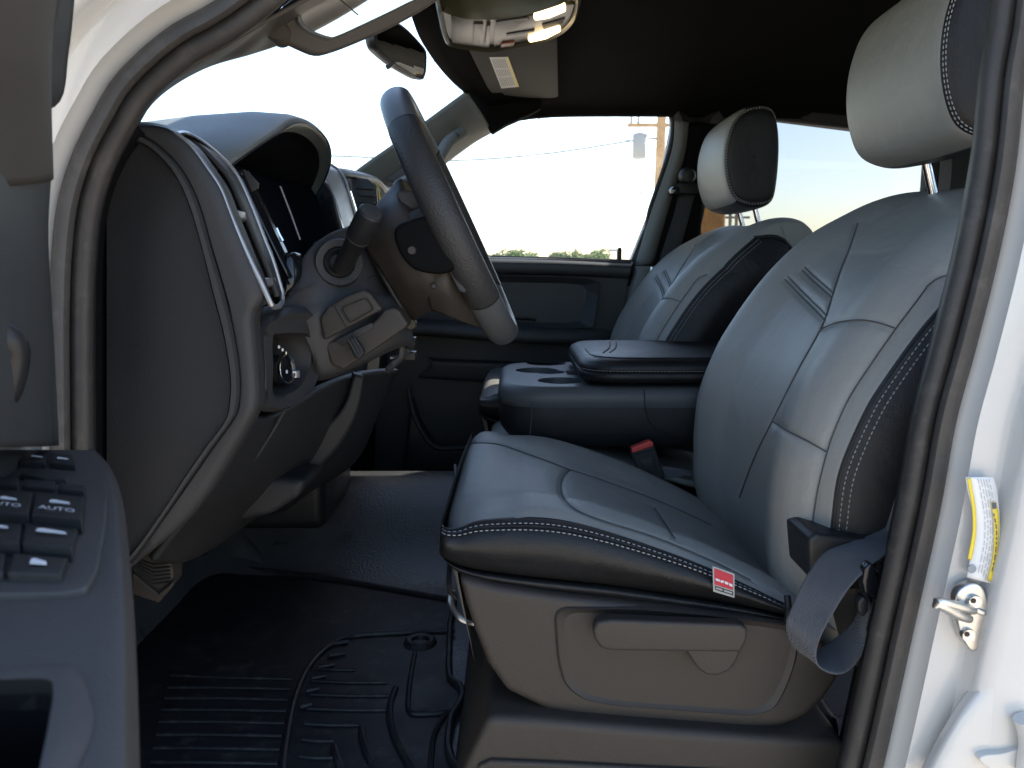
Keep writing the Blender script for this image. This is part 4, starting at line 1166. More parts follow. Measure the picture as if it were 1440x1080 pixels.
# ------------------------------------------------------------------ dashboard
da = thing("dashboard", "dark pickup dashboard with side vent, headlight knob and gauge hood", "dashboard", (-.4, 1.4, .9))
Y0 = .80
# end: outline of the dash seen from the door opening
END = [(148, 182), (190, 175), (230, 180), (248, 189), (268, 206), (288, 233), (308, 263), (324, 303), (346, 357), (363, 398), (366, 420), (354, 446), (357, 493), (361, 560), (352, 591), (320, 647), (287, 700), (250, 743), (190, 793), (148, 828)]
PAN = [(150, 196), (170, 199), (200, 203), (227, 223), (250, 253), (267, 293), (283, 347), (300, 417), (313, 467), (323, 527), (322, 567), (316, 592), (290, 627), (260, 670), (230, 717), (185, 778), (150, 806)]
SEAMP = [(150, 188), (200, 191), (236, 217), (262, 250), (280, 290), (297, 350), (315, 412), (329, 470), (337, 527), (336, 565), (329, 588), (294, 637), (241, 713), (190, 784), (150, 818)]
def smooth_open(pts, Y, n): return curve(pl(pts, Y), n)
e_out = smooth_open(END, Y0 + .006, 150); e_in = smooth_open(SEAMP, Y0 + .004, 150)
def lerp_rows(a, b, k, dy=0): return [p.lerp(q, k) + Vector((0, dy, 0)) for p, q in zip(a, b)]
def deep_row(r, dx, Y, dz=0): return [Vector((p.x * Y / p.y * 0 + p.x + dx, Y, p.z + dz)) for p in r]
# side band between the end panel and the dash face, rolling over into the face
G = [lerp_rows(e_in, e_out, 0, .010), lerp_rows(e_in, e_out, .02, .003), lerp_rows(e_in, e_out, .06, .000), lerp_rows(e_in, e_out, .5, -.002), lerp_rows(e_in, e_out, .85, 0), lerp_rows(e_in, e_out, .96, .003),
     [p + Vector((.0006, .006, 0)) for p in e_out]]
grid_mesh("side_band", G, M['dash_grey'], da, sharp=50)
e_pan = smooth_open(PAN, Y0 + .002, 150); e_seam = smooth_open(SEAMP, Y0 + .003, 150)
G = [lerp_rows(e_pan, e_seam, 0, .005), lerp_rows(e_pan, e_seam, .05, .001), lerp_rows(e_pan, e_seam, .25, -.004), lerp_rows(e_pan, e_seam, .75, -.004), lerp_rows(e_pan, e_seam, .93, .001), lerp_rows(e_pan, e_seam, .95, .010)]
grid_mesh("end_panel_rim", G, M['dash_grey'], da, sharp=50)
plate("end_panel", curve(pl(PAN, Y0 + .006), 150), .02, M['soft_black'], da, sharp=30)
plate("end_backing", curve(pl(SEAMP, Y0 + .012), 100), .03, M['rubber_dark'], da)
# body of the dash: the end outline carried across behind the vent block
fr0 = [p for p in e_out]
seg_v = [i for i, p in enumerate(e_out)]
def zcut(z0, z1): return [p for p in e_out if z0 <= p.z <= z1 and p.x > -.40]
face = [p for p in e_out if True]
G = [[p + Vector((.0006, .006, 0)) for p in face], [p + Vector((.0008, .012, 0)) for p in face], [p + Vector((-.0005, .03, 0)) for p in face]]
grid_mesh("face_roll", G, M['dash_grey'], da, sharp=60)
# vent block
VL = [(248, 189), (268, 206), (288, 233), (308, 263), (324, 303), (347, 356), (367, 397), (381, 428)]
VR = [(264, 188), (286, 201), (312, 223), (334, 248), (354, 291), (371, 335), (384, 368), (397, 412)]
vL = curve(pl(VL, .812), 60); vR = curve(pl(VR, .915), 60)
vent = grid_mesh("vent_backing", [[p + Vector((-.004, 0, 0)) for p in vL], [p + Vector((-.05, .01, -.005)) for p in vL], [p + Vector((-.05, -.01, -.005)) for p in vR], [p + Vector((-.004, 0, 0)) for p in vR]], M['rubber_dark'], da, sharp=60)
loopv = vL + [P(386, 432, .83), P(393, 431, .875), P(397, 424, .91)] + vR[::-1] + [P(256, 187, .87)]
tube("vent_bezel", arc(loopv, 160, True), .0028, M['silver'], vent, 10, closed=True)
# inner frame of the vent with its upper blank
grid_mesh("vent_frame", [[a.lerp(b, .04) for a, b in zip(vL, vR)], [a.lerp(b, .10) + Vector((-.012, 0, 0)) for a, b in zip(vL, vR)]], M['gloss_black'], vent, thick=.002)
grid_mesh("vent_frame", [[a.lerp(b, .64) + Vector((-.004, 0, 0)) for a, b in zip(vL, vR)], [a.lerp(b, .66) + Vector((.0005, 0, 0)) for a, b in zip(vL, vR)], [a.lerp(b, .96) for a, b in zip(vL, vR)]], M['dash_grey'], vent, thick=.002)
grid_mesh("vent_blank", [[a.lerp(b, k) + Vector((-.006, 0, -.001)) for k in (.06, .3, .6, .95)] for a, b in zip(vL[:17], vR[:17])], M['dash_grey'], vent, thick=.002)
for i, q in enumerate((20, 24, 28, 36, 41, 46, 51, 55)):
    a, b = vL[q], vR[q]
    plate("vane", [a.lerp(b, .05) + Vector((-.007, 0, .0008)), a.lerp(b, .64) + Vector((-.009, 0, .0008)), a.lerp(b, .64) + Vector((-.026, 0, .006)), a.lerp(b, .05) + Vector((-.026, 0, .006))], Vector((0, 0, -.0022)), M['void'], vent, .0006)
for q in (32, 54):
    c = vL[q].lerp(vR[q], .62) + Vector((-.002, 0, 0))
    plate("vane_knob", [c + Vector((0, -.022, .005)), c + Vector((0, .018, .005)), c + Vector((-.012, .018, .002)), c + Vector((-.012, -.022, .002))], Vector((.001, 0, -.009)), M['silver'], vent, .0025)
# headlight switch pod, below the vent
HO = [(359, 463, .84), (360, 515, .84), (364, 568, .845), (378, 579, .86), (405, 574, .90), (433, 553, .95), (446, 526, .985), (454, 498, 1.0), (452, 455, .995), (440, 437, .97), (414, 431, .92), (382, 440, .87)]
HM = [(372, 468, .835), (373, 515, .835), (375, 558, .84), (388, 568, .86), (410, 562, .90), (430, 545, .945), (441, 522, .975), (446, 498, .985), (444, 464, .98), (434, 452, .955), (412, 449, .91), (388, 455, .865)]
HI = [(384, 474, .86), (384, 515, .86), (384, 552, .865), (393, 558, .88), (410, 552, .905), (424, 541, .935), (434, 520, .96), (438, 498, .965), (438, 478, .96), (430, 469, .94), (412, 468, .91), (394, 469, .875)]
def rows_of(q, n=96): return curve(pl(q), n, True)
ho, hm, hi = rows_of(HO), rows_of(HM), rows_of(HI)
hb = [p + Vector((-.040, 0, 0)) for p in hi]
pod = loops("switch_pod", [[p + Vector((-.03, .01, 0)) for p in ho], ho, [a.lerp(b, .5) + Vector((.006, -.002, 0)) for a, b in zip(ho, hm)], hm, [a.lerp(b, .6) for a, b in zip(hm, hi)], hi, hb], M['dash_grey'], da, cap1=False, sharp=60)
c = sum(hb, Vector()) / len(hb)
loops("pod_face", [hb, [c + (p - c) * .02 for p in hb]], M['soft_black'], pod)
kc = P(404, 519, .925); kx = Vector((1, -.28, .10)).normalized()
kn = lathe("headlight_knob", [(.0165, -.040), (.0165, -.012), (.0155, -.004), (.0145, -.002)], kc, kx, M['black_plastic'], pod, 36)
lathe("knob_ring", [(.0145, -.003), (.0170, -.004), (.0176, -.001), (.0166, .001), (.0150, .0005), (.0144, -.002)], kc, kx, M['chrome'], kn, 36)
kf = lathe("knob_face", [(.0145, -.003), (.0145, -.0012)], kc, kx, M['gloss_black'], kn, 36)
lathe("knob_mark", [(.0022, -.0010), (.0022, -.0006)], kc + Vector((0, 0, -.003)), kx, M['white_mark'], kf, 12)
plate("pointer", [kc + Vector((-.004, -.004, .0168)), kc + Vector((.001, -.004, .0168)), kc + Vector((.001, .002, .0172)), kc + Vector((-.004, .002, .0172))], Vector((0, 0, .004)), M['chrome'], kn, .0008)
tube("dimmer_wheel", [P(412, 521, .945), P(412, 530, .945)], .008, M['silver'], pod, 14)
for q in ((392, 488), (397, 492)):
    lathe("lamp_symbol", [(.0018, 0), (.0018, .0006)], P(q[0], q[1], .885), kx, M['label_white'], pod, 10)

# gauge hood: arch of the lip, then rows running forward over the dash top
LIP = [(320, 238, .922), (350, 216, .95), (385, 193, 1.0), (413, 179, 1.06), (438, 184, 1.15), (456, 203, 1.24), (460, 226, 1.29), (452, 252, 1.33), (438, 277, 1.35)]
LIP2 = [(313, 231, .912), (347, 207, .942), (383, 182, .995), (411, 164, 1.06), (440, 174, 1.16), (459, 196, 1.25), (462.5, 224, 1.295), (455, 252, 1.335), (440, 279, 1.36)]
lip, lip2 = curve(pl(LIP), 60), curve(pl(LIP2), 60)
def fwd(r, dx, dz, spread=0): return [p + Vector((dx, (p.y - 1.13) * spread, dz)) for p in r]
def fwd2(r, dx, k, spread=0):
    out = []
    for i, p in enumerate(r):
        out.append(p + Vector((dx, (p.y - 1.13) * spread, -dx * -k)))
    return out
Gh = [fwd(lip, -.012, -.006), lip, [a.lerp(b, .3) + Vector((.0035, 0, 0)) for a, b in zip(lip, lip2)], [a.lerp(b, .8) + Vector((.0025, 0, 0)) for a, b in zip(lip, lip2)], lip2, fwd(lip2, -.012, .0035), fwd(lip2, -.05, .006, .02), fwd(lip2, -.12, .001, .05), fwd(lip2, -.22, -.012, .10), fwd(lip2, -.36, -.035, .15), fwd(lip2, -.55, -.08, .18)]
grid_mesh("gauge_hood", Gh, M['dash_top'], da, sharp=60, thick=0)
# underside
Gu = [fwd(lip, -.012, -.006), [p + Vector((-.06, (1.13 - p.y) * .02, -.006)) for p in lip], [p + Vector((-.13, (1.13 - p.y) * .05, -.02)) for p in lip]]
grid_mesh("hood_lining", Gu, M['black_plastic'], da)
tube("hood_piping", [a.lerp(b, .42) + Vector((.0045, 0, 0)) for a, b in zip(lip, lip2)], .0011, M['black_plastic'], da, 6)
# dash top skin from the hood down to the end panel and across the cab
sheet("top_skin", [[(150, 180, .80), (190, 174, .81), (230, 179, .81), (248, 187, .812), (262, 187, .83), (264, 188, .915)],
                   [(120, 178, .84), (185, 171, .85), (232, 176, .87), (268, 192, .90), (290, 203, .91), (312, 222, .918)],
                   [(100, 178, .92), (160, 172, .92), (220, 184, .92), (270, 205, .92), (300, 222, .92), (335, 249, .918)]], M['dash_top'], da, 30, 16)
box("dash_core", (-.66, 1.5, 1.20), (.45, 1.44, .50), M['black_plastic'], da, .03)
# gauge cluster
CL = [(330, 236, .945), (405, 392, .945), (488, 356, 1.375), (446, 270, 1.375)]
cf = sheet("gauge_cluster", [[(326, 232, .94), (366, 310, .94), (407, 400, .94)], [(345, 236, .97), (385, 310, .975), (425, 392, .975)], [(385, 250, 1.12), (425, 320, 1.12), (455, 380, 1.12)], [(440, 262, 1.36), (462, 310, 1.36), (492, 358, 1.36)]], M['cluster'], da, 20, 20, thick=.01)
sheet("cluster_side", [[(335, 240, .928), (368, 312, .93), (407, 392, .935)], [(350, 240, .95), (384, 312, .955), (420, 386, .96)]], M['gloss_black'], cf, 12, 4, thick=.002)
plate("reflection_patch", [(338, 240), (344, 238), (356, 249), (364, 258), (363, 265), (352, 271), (344, 262)], .002, M['dash_grey'], cf, .0006, Y=.938)  # grey plate standing in for a pale reflection beside the gauges
tube("trim_glint_line", [(394, 262, .99), (408, 298, .99), (422, 337, .99)], .0011, M['silver'], cf, 6)
tube("trim_glint_line", [(389, 321, .962), (393, 330, .962), (398, 339, .962)], .0024, M['chrome'], cf, 8)  # short chrome bar shaped as a white highlight, no trim here
rnd = random.Random(5)
vs = []; fs = []
for q in range(9):
    bx, by = 368 + q * 1.9, 297 + q * 3.4
    for _ in range(3):
        ox, oy = bx + rnd.uniform(-1.5, 3), by + rnd.uniform(-1, 2)
        k = len(vs); Yq = .958
        vs += [P(ox, oy, Yq), P(ox + 1.4, oy + .6, Yq), P(ox + 1.4, oy + 2, Yq), P(ox, oy + 1.5, Yq)]; fs.append([k, k + 1, k + 2, k + 3])
mesh("gauge_markings", vs, fs, M['blue_mark'], cf, smooth=False)
sheet("cluster_shelf", [[(400, 356, .955), (410, 353, .96), (423, 357, .97)], [(402, 364, .945), (412, 360, .95), (425, 364, .96)], [(402, 400, .94), (414, 398, .945), (424, 388, .955)], [(400, 418, .94), (408, 408, .945), (420, 396, .955)]], M['gloss_black'], cf, 10, 16, thick=.004)
# far side of the cluster: gloss panel, satin centre stack edge, centre vent, top pad
plate("stack_panel", [(441, 276), (447, 250), (458, 256), (470, 280), (482, 322), (470, 330), (440, 322)], .02, M['gloss_black'], da, .003, 3, Y=1.40)
st = sheet("stack_edge", [[(444, 234, 1.42), (452, 243, 1.42), (466, 268, 1.42), (476, 300, 1.42), (484, 335, 1.42)], [(458, 232, 1.46), (466, 240, 1.46), (478, 266, 1.46), (489, 300, 1.46), (497, 333, 1.46)], [(468, 234, 1.50), (478, 242, 1.50), (487, 262, 1.50), (496, 292, 1.50), (506, 330, 1.50)]], M['satin'], da, 24, 12, thick=.006)
tube("stack_trim", [(466, 233, 1.50), (477, 240, 1.50), (485, 252, 1.50), (492, 275, 1.50), (500, 302, 1.50), (507, 330, 1.50)], .0032, M['silver'], st, 8, sub=40)
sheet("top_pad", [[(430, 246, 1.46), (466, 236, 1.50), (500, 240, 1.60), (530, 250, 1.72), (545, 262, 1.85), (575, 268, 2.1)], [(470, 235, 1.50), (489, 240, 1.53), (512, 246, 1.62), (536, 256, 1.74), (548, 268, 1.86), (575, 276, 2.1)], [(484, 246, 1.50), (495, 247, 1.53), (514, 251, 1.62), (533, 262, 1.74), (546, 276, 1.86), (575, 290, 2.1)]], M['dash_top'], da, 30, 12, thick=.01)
plate("centre_vent", [(492, 248), (518, 252), (529, 264), (531, 290), (520, 300), (503, 300), (494, 270)], .03, M['rubber_dark'], da, .003, Y=1.56)
for k, (y0, x0, x1) in enumerate(((262, 499, 524), (272, 502, 526), (282, 505, 527))):
    plate("vane", [(x0, y0), (x1, y0 + 2), (x1, y0 + 4.5), (x0, y0 + 2.5)], .01, M['black_plastic'], da, .0006, Y=1.552)
tube("yellow_strip", [(529, 258, 1.58), (532, 268, 1.58), (534, 282, 1.58), (536, 300, 1.58)], .003, mat("yellow_metal", (.45, .32, .10), .35, metal=.6), da, 8)  # thin yellow metallic strip beside the centre vent
box("centre_stack", (-.42, 1.56, 1.17), (.22, .30, .34), M['soft_black'], da, .02)
box("centre_stack_lower", (-.44, 1.56, .97), (.20, .26, .20), M['black_plastic'], da, .02)
box("passenger_dash", (-.50, 1.95, 1.22), (.34, .5, .42), M['soft_black'], da, .05)

# column panel and the lower dash
cp = sheet("column_panel", [[(418, 372, .975), (440, 345, .99), (470, 325, 1.02), (505, 316, 1.07), (530, 316, 1.12)],
                       [(405, 412, .945), (440, 390, .97), (480, 372, 1.0), (522, 362, 1.04), (545, 360, 1.1)],
                       [(395, 438, .915), (430, 425, .955), (476, 418, .98), (526, 408, 1.02), (558, 404, 1.08)],
                       [(425, 470, .95), (452, 455, .96), (492, 440, .98), (545, 425, 1.01), (575, 442, 1.07)],
                       [(440, 505, .965), (455, 520, .97), (500, 505, .985), (562, 474, 1.02), (582, 480, 1.08)],
                       [(430, 530, .985), (455, 535, .99), (500, 518, 1.0), (565, 488, 1.04), (584, 494, 1.1)]], M['dash_grey'], da, 40, 50, thick=.01)
for q in ([(406, 414, .942), (430, 404, .957), (448, 398, .967)], [(505, 396, 1.018), (520, 390, 1.026), (532, 384, 1.045)]):
    tube("panel_seam", [P(a, b, c - .004) for a, b, c in q], .0009, M['black_plastic'], cp, 6, sub=12)
tube("panel_gap", [(512, 340, 1.035), (530, 372, 1.025), (553, 415, 1.03), (575, 450, 1.045), (580, 462, 1.06)], .003, M['rubber_dark'], cp, 8, sub=30)
# pocket with the release handle
hp = plate("release_cover", [(449, 447), (460, 432), (484, 417), (510, 407), (519, 411), (538, 435), (455, 479)], .03, M['grey_plastic'], da, .006, 4, Y=.955, bang=20)
plate("cover_edge", [(470, 431), (474, 429), (490, 458), (487, 461)], .008, M['dash_grey'], hp, .002, Y=.953)
fpn = [(479, 433), (516, 417.5), (527, 435), (492, 455)]
loops("inset_line", [arc(roundpoly(pl(fpn, .9545), .004), 60, True), arc(roundpoly(pl([(x + (503 - x) * .02, y + (436 - y) * .02) for x, y in fpn], .9525), .004), 60, True), arc(roundpoly(pl([(x + (503 - x) * .06, y + (436 - y) * .06) for x, y in fpn], .9525), .004), 60, True), arc(roundpoly(pl([(x + (503 - x) * .09, y + (436 - y) * .09) for x, y in fpn], .9545), .004), 60, True)], M['black_plastic'], hp)
lw = plate("release_panel", [(455, 481), (476, 478), (525, 454), (540, 436), (553, 432), (561, 436), (574, 456), (569, 462), (512, 501), (483, 520), (466, 514)], .04, M['grey_plastic'], da, .005, 4, Y=.966, bang=20)
plate("release_slot", [(470, 479), (500, 464), (523, 453.5), (526, 460), (500, 476), (481, 487)], .03, M['rubber_dark'], lw, .001, Y=.9645)
rh = plate("release_handle", [(487, 479), (498, 474), (503, 480), (513, 496), (505, 507), (498, 503)], .012, M['soft_black'], da, .003, 3, Y=.948, bang=20)
for k in range(3):
    tube("grip_ridge", [(489.5 + k * 4, 478 - k * 2, .9475), (496 + k * 4, 489 - k * 2, .947), (501 + k * 4, 499 - k * 2, .9475)], .0012, M['dash_grey'], rh, 6)
tube("brake_release", [(562, 471, 1.06), (566, 490, 1.06), (564, 503, 1.06), (553, 513, 1.06), (545, 521, 1.05)], .0055, M['dash_grey'], da, 12, flat=(1, .6), sub=30)
tube("brake_cable", [(549, 503, 1.09), (557, 502, 1.09), (563, 494, 1.08)], .002, M['zinc'], da, 8)
for q in range(4):
    box("switch_stub", P(570 + (q % 2) * 7, 470 + q * 10, 1.14), (.016, .02, .012), M['black_plastic'], da, .002)
lathe("column_end_cap", [(.001, -.004), (.006, -.004), (.007, 0), (.007, .008)], P(578, 456, 1.04), (0, 1, 0), M['console_trim'], da, 16)
# lower panels
lpn = sheet("knee_panel", [[(353, 588, .825), (322, 646, .825), (289, 700, .825), (252, 744, .825), (215, 790, .83)],
                     [(392, 584, .90), (366, 642, .90), (330, 700, .90), (292, 745, .90), (262, 790, .90)],
                     [(455, 545, 1.02), (432, 610, 1.02), (398, 668, 1.02), (350, 722, 1.02), (318, 760, 1.02)],
                     [(510, 525, 1.14), (492, 585, 1.14), (462, 642, 1.14), (402, 690, 1.14), (360, 730, 1.14)],
                     [(560, 520, 1.3), (530, 590, 1.3), (500, 650, 1.3), (440, 690, 1.3), (400, 720, 1.3)]], M['soft_black'], da, 40, 40, thick=.008)
tube("panel_edge", [(399, 579, .895), (380, 612, .893), (352, 655, .892), (318, 703, .890), (285, 735, .885), (258, 746, .87)], .0016, M['dash_grey'], lpn, 6, sub=40)
tube("panel_edge", [(313, 681, .86), (295, 702, .858), (268, 730, .856), (255, 742, .85)], .0016, M['dash_grey'], lpn, 6, sub=30)
sheet("knee_brace", [[(500, 528, 1.08), (482, 575, 1.08), (440, 618, 1.08), (385, 672, 1.08)], [(512, 530, 1.085), (500, 585, 1.085), (466, 640, 1.085), (410, 682, 1.085)]], M['soft_black'], da, 30, 6, thick=.02)
plate("lower_duct", [(345, 672), (430, 676), (420, 700), (380, 725), (330, 735), (322, 705)],   .12, M['soft_black'], da, .012, 4, Y=1.0, bang=20)

# ------------------------------------------------------------------ stalk
sk2 = thing("turn_signal_stalk", "black turn signal stalk with grey end cap on the column", "stalk", P(484, 366, .965))
bc = P(477, 369, .985); bx = (P(520, 300, .935) - P(487, 362, .965)).normalized()
bn = Vector((.25, -1, .15)).normalized()
lathe("stalk_boot", [(.0285, -.012), (.0285, .001), (.027, .003), (.019, .001), (.018, -.004)], bc, bn, M['dash_grey'], sk2, 48)
lathe("boot_ring", [(.018, -.006), (.017, .001), (.0145, .003), (.010, -.002)], bc, bn, M['soft_black'], sk2, 40)
s0, s1 = P(481, 376, .975), P(522.5, 298, .925)
ax_ = (s1 - s0).normalized(); L_ = (s1 - s0).length
lathe("stalk_arm", [(0.0100, -.004), (0.0109, .004), (0.0118, L_ * .50), (0.0132, L_ * .52), (0.0136, L_ * .545), (0.0130, L_ * .55)], s0, ax_, M['black_plastic'], sk2, 32)
lathe("stalk_ring", [(0.0127, L_ * .545), (0.0144, L_ * .548), (0.0144, L_ * .565), (0.0127, L_ * .568)], s0, ax_, M['dash_grey'], sk2, 32)
kn2 = lathe("stalk_knob", [(0.0139, L_ * .57), (0.0146, L_ * .60), (0.0149, L_ * .93), (0.0142, L_ * .985), (0.0127, L_)], s0, ax_, M['black_plastic'], sk2, 32)
lathe("end_cap", [(0.0125, L_ * .995), (0.0123, L_ * 1.012), (0.0083, L_ * 1.02), (0.0002, L_ * 1.022)], s0, ax_, M['dash_grey'], sk2, 32)
lathe("index_mark", [(.0012, 0), (.0012, .0006)], s0 + ax_ * L_ * .60 + Vector((.006, -.0108, -.001)), (.4, -1, -.1), M['label_white'], sk2, 12)

# ------------------------------------------------------------------ steering wheel
swl = thing("steering_wheel", "black leather steering wheel seen edge on from the side", "steering wheel", P(600, 360, 1.13))
YW = 1.15
dn = (P(708, 468, YW) - P(560, 147, YW)).normalized()          # down along the wheel's face
wc = P(636, 309, YW)
wnv = Vector((0, 1, 0)).cross(dn).normalized()
if wnv.x < 0: wnv = -wnv
wnv = (wnv + Vector((0, .0, 0))).normalized()
RW_ = .171
def wp(a, r=RW_, h=0.0):   # a: 0 top, grows towards the viewer's side
    return wc - dn * (math.cos(a) * r) + Vector((0, -1, 0)) * (math.sin(a) * r) + wnv * h
def rim(a0, a1, rr, m, name, par, n=60, closed=False):
    rings = []
    for i in range(n + 1):
        a = a0 + (a1 - a0) * i / n
        c = wp(a); rad = (c - wc).normalized(); ring_ = []
        for q in range(20):
            b = q * math.pi / 10
            ring_.append(c + rad * math.cos(b) * rr * .88 + wnv * math.sin(b) * rr * 1.12)
        rings.append(ring_)
    return loops(name, rings, m, par, sharp=0)
M['rim_smooth'] = mat("rim_leather", (.078, .082, .085), .36, .2, scale=700, kind='cell', var=.06)  # smooth leather lightened to teal grey, sky reflection put into its colour
M['rim_grip'] = mat("rim_perforated_leather", (.032, .031, .031), .40, .55, scale=480, kind='cell', var=.06)
rim_o = rim(-R(48), R(48), .0185, M['rim_smooth'], "rim_top", swl)
rim(R(49), R(131), .0190, M['rim_grip'], "rim_grip", swl)
rim(R(132), R(228), .0185, M['rim_smooth'], "rim_bottom", swl)
rim(R(229), R(311), .0190, M['rim_grip'], "rim_grip", swl)
for a in (48.5, 131.5, 228.5, 311.5):
    rim(R(a) - .006, R(a) + .006, .0186, M['black_plastic'], "rim_seam", swl, 3)
# hub and spokes
def hubloop(k, h, sx=1, sz=1):
    out = []
    for i in range(64):
        a = 2 * math.pi * i / 64
        rx, rz = .092 * k * sx, .088 * k * sz
        s_, c_ = math.sin(a), math.cos(a)
        q = (abs(s_) ** 2.6 + abs(c_) ** 2.6) ** (-1 / 2.6)
        out.append(wc - dn * (c_ * rz * q - .012) + Vector((0, -1, 0)) * (s_ * rx * q) + wnv * h)
    return out
loops("airbag_cover", [hubloop(1, -.05), hubloop(1, -.028), hubloop(.93, -.018), hubloop(.6, -.010), hubloop(.02, -.008)], M['soft_black'], swl, sharp=60)
sheet("hub_back", [[(530, 286, 1.05), (548, 266, 1.045), (562, 252, 1.05), (572, 256, 1.07)],
                   [(519, 312, 1.02), (553, 290, 1.00), (580, 291, 1.01), (600, 293, 1.06)],
                   [(514, 345, 1.02), (552, 330, .985), (592, 322, .99), (622, 330, 1.05)],
                   [(540, 388, 1.02), (572, 384, .99), (610, 376, .99), (640, 378, 1.05)],
                   [(566, 430, 1.04), (586, 422, 1.02), (612, 416, 1.01), (655, 415, 1.05)],
                   [(577, 455, 1.10), (592, 445, 1.07), (612, 436, 1.06), (640, 440, 1.10)]], M['grey_plastic'], swl, 40, 40, thick=.03)
plate("hub_recess", [(554, 332), (558, 318), (575, 310), (600, 304), (618, 312), (634, 345), (640, 372), (628, 384), (600, 384), (578, 376), (562, 356)], .03, M['void'], swl, .006, 4, Y=.975, smooth_n=60, bang=20)  # raised black overlay, the recess's darkness put into its colour
lathe("hub_screw", [(.001, -.001), (.0045, -.001), (.0052, .001), (.0052, .006)], P(579, 352, .9735), (0, 1, 0), M['grey_plastic'], swl, 20)
lathe("hub_hole", [(.001, -.0005), (.0028, -.0005), (.0036, .001), (.0036, .004)], P(610, 402, .992), (0, 1, 0), M['rubber_dark'], swl, 16)
plate("switch_pod", [(556, 272), (561, 269), (587, 268), (594, 288), (592, 293), (574, 296), (568, 292)], .03, M['dash_grey'], swl, .004, 3, Y=1.005, bang=20)
sheet("upper_spoke", [[(574, 300, .995), (592, 292, .99), (604, 300, .985)], [(578, 312, .99), (600, 306, .985), (616, 320, .98)], [(592, 340, 1.0), (612, 336, .99), (632, 350, .985)]], M['dash_grey'], swl, 16, 16, thick=.02)
sheet("lower_spoke", [[(608, 372, 1.0), (634, 372, 1.0), (652, 408, 1.02), (668, 428, 1.04)], [(600, 405, 1.0), (630, 410, 1.0), (655, 432, 1.03), (678, 448, 1.05)], [(606, 436, 1.03), (632, 446, 1.03), (660, 456, 1.05), (690, 466, 1.08)]], M['grey_plastic'], swl, 24, 20, thick=.025)
plate("spoke_switch", [(632, 374), (640, 380), (656, 410), (652, 412), (646, 410), (633, 386)], .01, M['dash_grey'], swl, .002, Y=.99)
tube("column_tube", [wc - wnv * .05, wc - wnv * .24], .052, M['soft_black'], swl, 32)

# ------------------------------------------------------------------ floor mat, pedal
zf = .766
MAT = [(120, 812), (300, 796), (480, 818), (640, 846), (633, 880), (631, 940), (633, 958), (645, 964), (651, 976), (648, 990), (634, 1010), (629, 1050), (636, 1075), (650, 1090), (640, 1180), (80, 1200), (60, 900)]
mt = thing("floor_mat", "black ribbed rubber mat in the driver footwell", "floor mat", PZ(430, 950, zf))
mo = arc(roundpoly([PZ(x, y, zf) for x, y in MAT], .012), 260, True)
base = plate("mat_base", mo, Vector((0, 0, -.010)), M['mat'], mt, .002, bang=20)
tube("mat_edge", [p + Vector((0, 0, .003)) for p in mo], .005, M['mat'], mt, 8, closed=True)
rnd = random.Random(11)
def rib(q, r=.0026, z=.001, nm="rib", sub=40, flat=(1, 1)):
    return tube(nm, [PZ(x, y, zf + z) for x, y in q], r, M['mat'], base, 8, sub=sub, flat=flat)
def zz(x): return 0
for k in range(9):
    y = 950 + k * 13.5 + k * k * .5
    x0 = 240 - k * 4; x1 = 412 - k * 3
    rib([(x0, y + (3 if k else 0)), ((x0 + x1) / 2, y + 3), (x1, y + 5)])
for k in range(9):
    y = 942 + k * 17 + k * k * .6
    x0 = 442 - k * 3.4; x1 = (500, 545, 548, 548, 505, 470, 468, 466, 466)[k]
    rib([(x0, y - 2), ((x0 + x1) / 2, y), (x1, y)])
rib([(640, 886), (560, 890), (500, 894), (470, 905), (445, 925), (425, 955), (410, 1000), (400, 1060), (396, 1110)], .0045, .002, "mat_ridge", 80)
rib([(556, 968), (550, 985), (548, 1005), (553, 1030), (564, 1055), (580, 1085)], .0045, .002, "mat_ridge", 60)
rib([(508, 1025), (512, 1045), (520, 1065), (535, 1090)], .0045, .002, "mat_ridge", 40)
rib([(470, 1050), (474, 1065), (482, 1085)], .0045, .002, "mat_ridge", 30)
rib([(640, 1000), (600, 1004), (576, 1000), (575, 970), (580, 935), (583, 920)], .0038, .001, "mat_ridge", 60)
rib([(630, 1000), (612, 1030), (606, 1070), (606, 1110)], .0038, .001, "mat_ridge", 40)
for q in range(6):
    x0, y0 = (490, 486, 470, 458, 448, 438)[q], (902, 918, 934, 950, 968, 990)[q]
    rib([(x0, y0), (x0 - 26 + q * 2, y0 + 4)], .0035, .003, sub=8)
cg = PZ(591, 904, zf)
lathe("mat_grommet", [(.012, .0015), (.014, .006), (.020, .007), (.024, .004), (.026, 0)], cg, (0, 0, 1), M['mat'], mt, 32)
lathe("grommet_hole", [(.001, .0008), (.013, .0016)], cg, (0, 0, 1), M['rubber_dark'], mt, 24)
# fold in the vinyl beside the pedals
sheet("floor_fold", [[PZ(285, 808, .752), PZ(345, 812, .752), PZ(402, 820, .752)], [PZ(298, 775, .79), PZ(345, 768, .802), PZ(396, 810, .758)], [PZ(310, 742, .825), PZ(340, 735, .828), PZ(376, 772, .775)],
                     [PZ(318, 712, .84), PZ(344, 708, .83), PZ(366, 738, .775)], [PZ(330, 690, .80), PZ(350, 690, .79), PZ(372, 715, .76)]], M['vinyl'], cab, 30, 30, thick=.004)
pb = thing("brake_pedal", "worn ribbed foot pedal showing below the dash end", "pedal", P(215, 805, .92))
pad = plate("pedal_pad", [(186, 790), (214, 772), (228, 770), (240, 790), (243, 806), (243, 822), (222, 846), (186, 832)], .03, M['grey_plastic'], pb, .004, 3, Y=.90, bang=20)
plate("pad_edge", [(186, 806), (222, 836), (243, 818), (243, 824), (223, 848), (186, 836)], .012, M['grey_plastic'], pad, .0015, Y=.893)
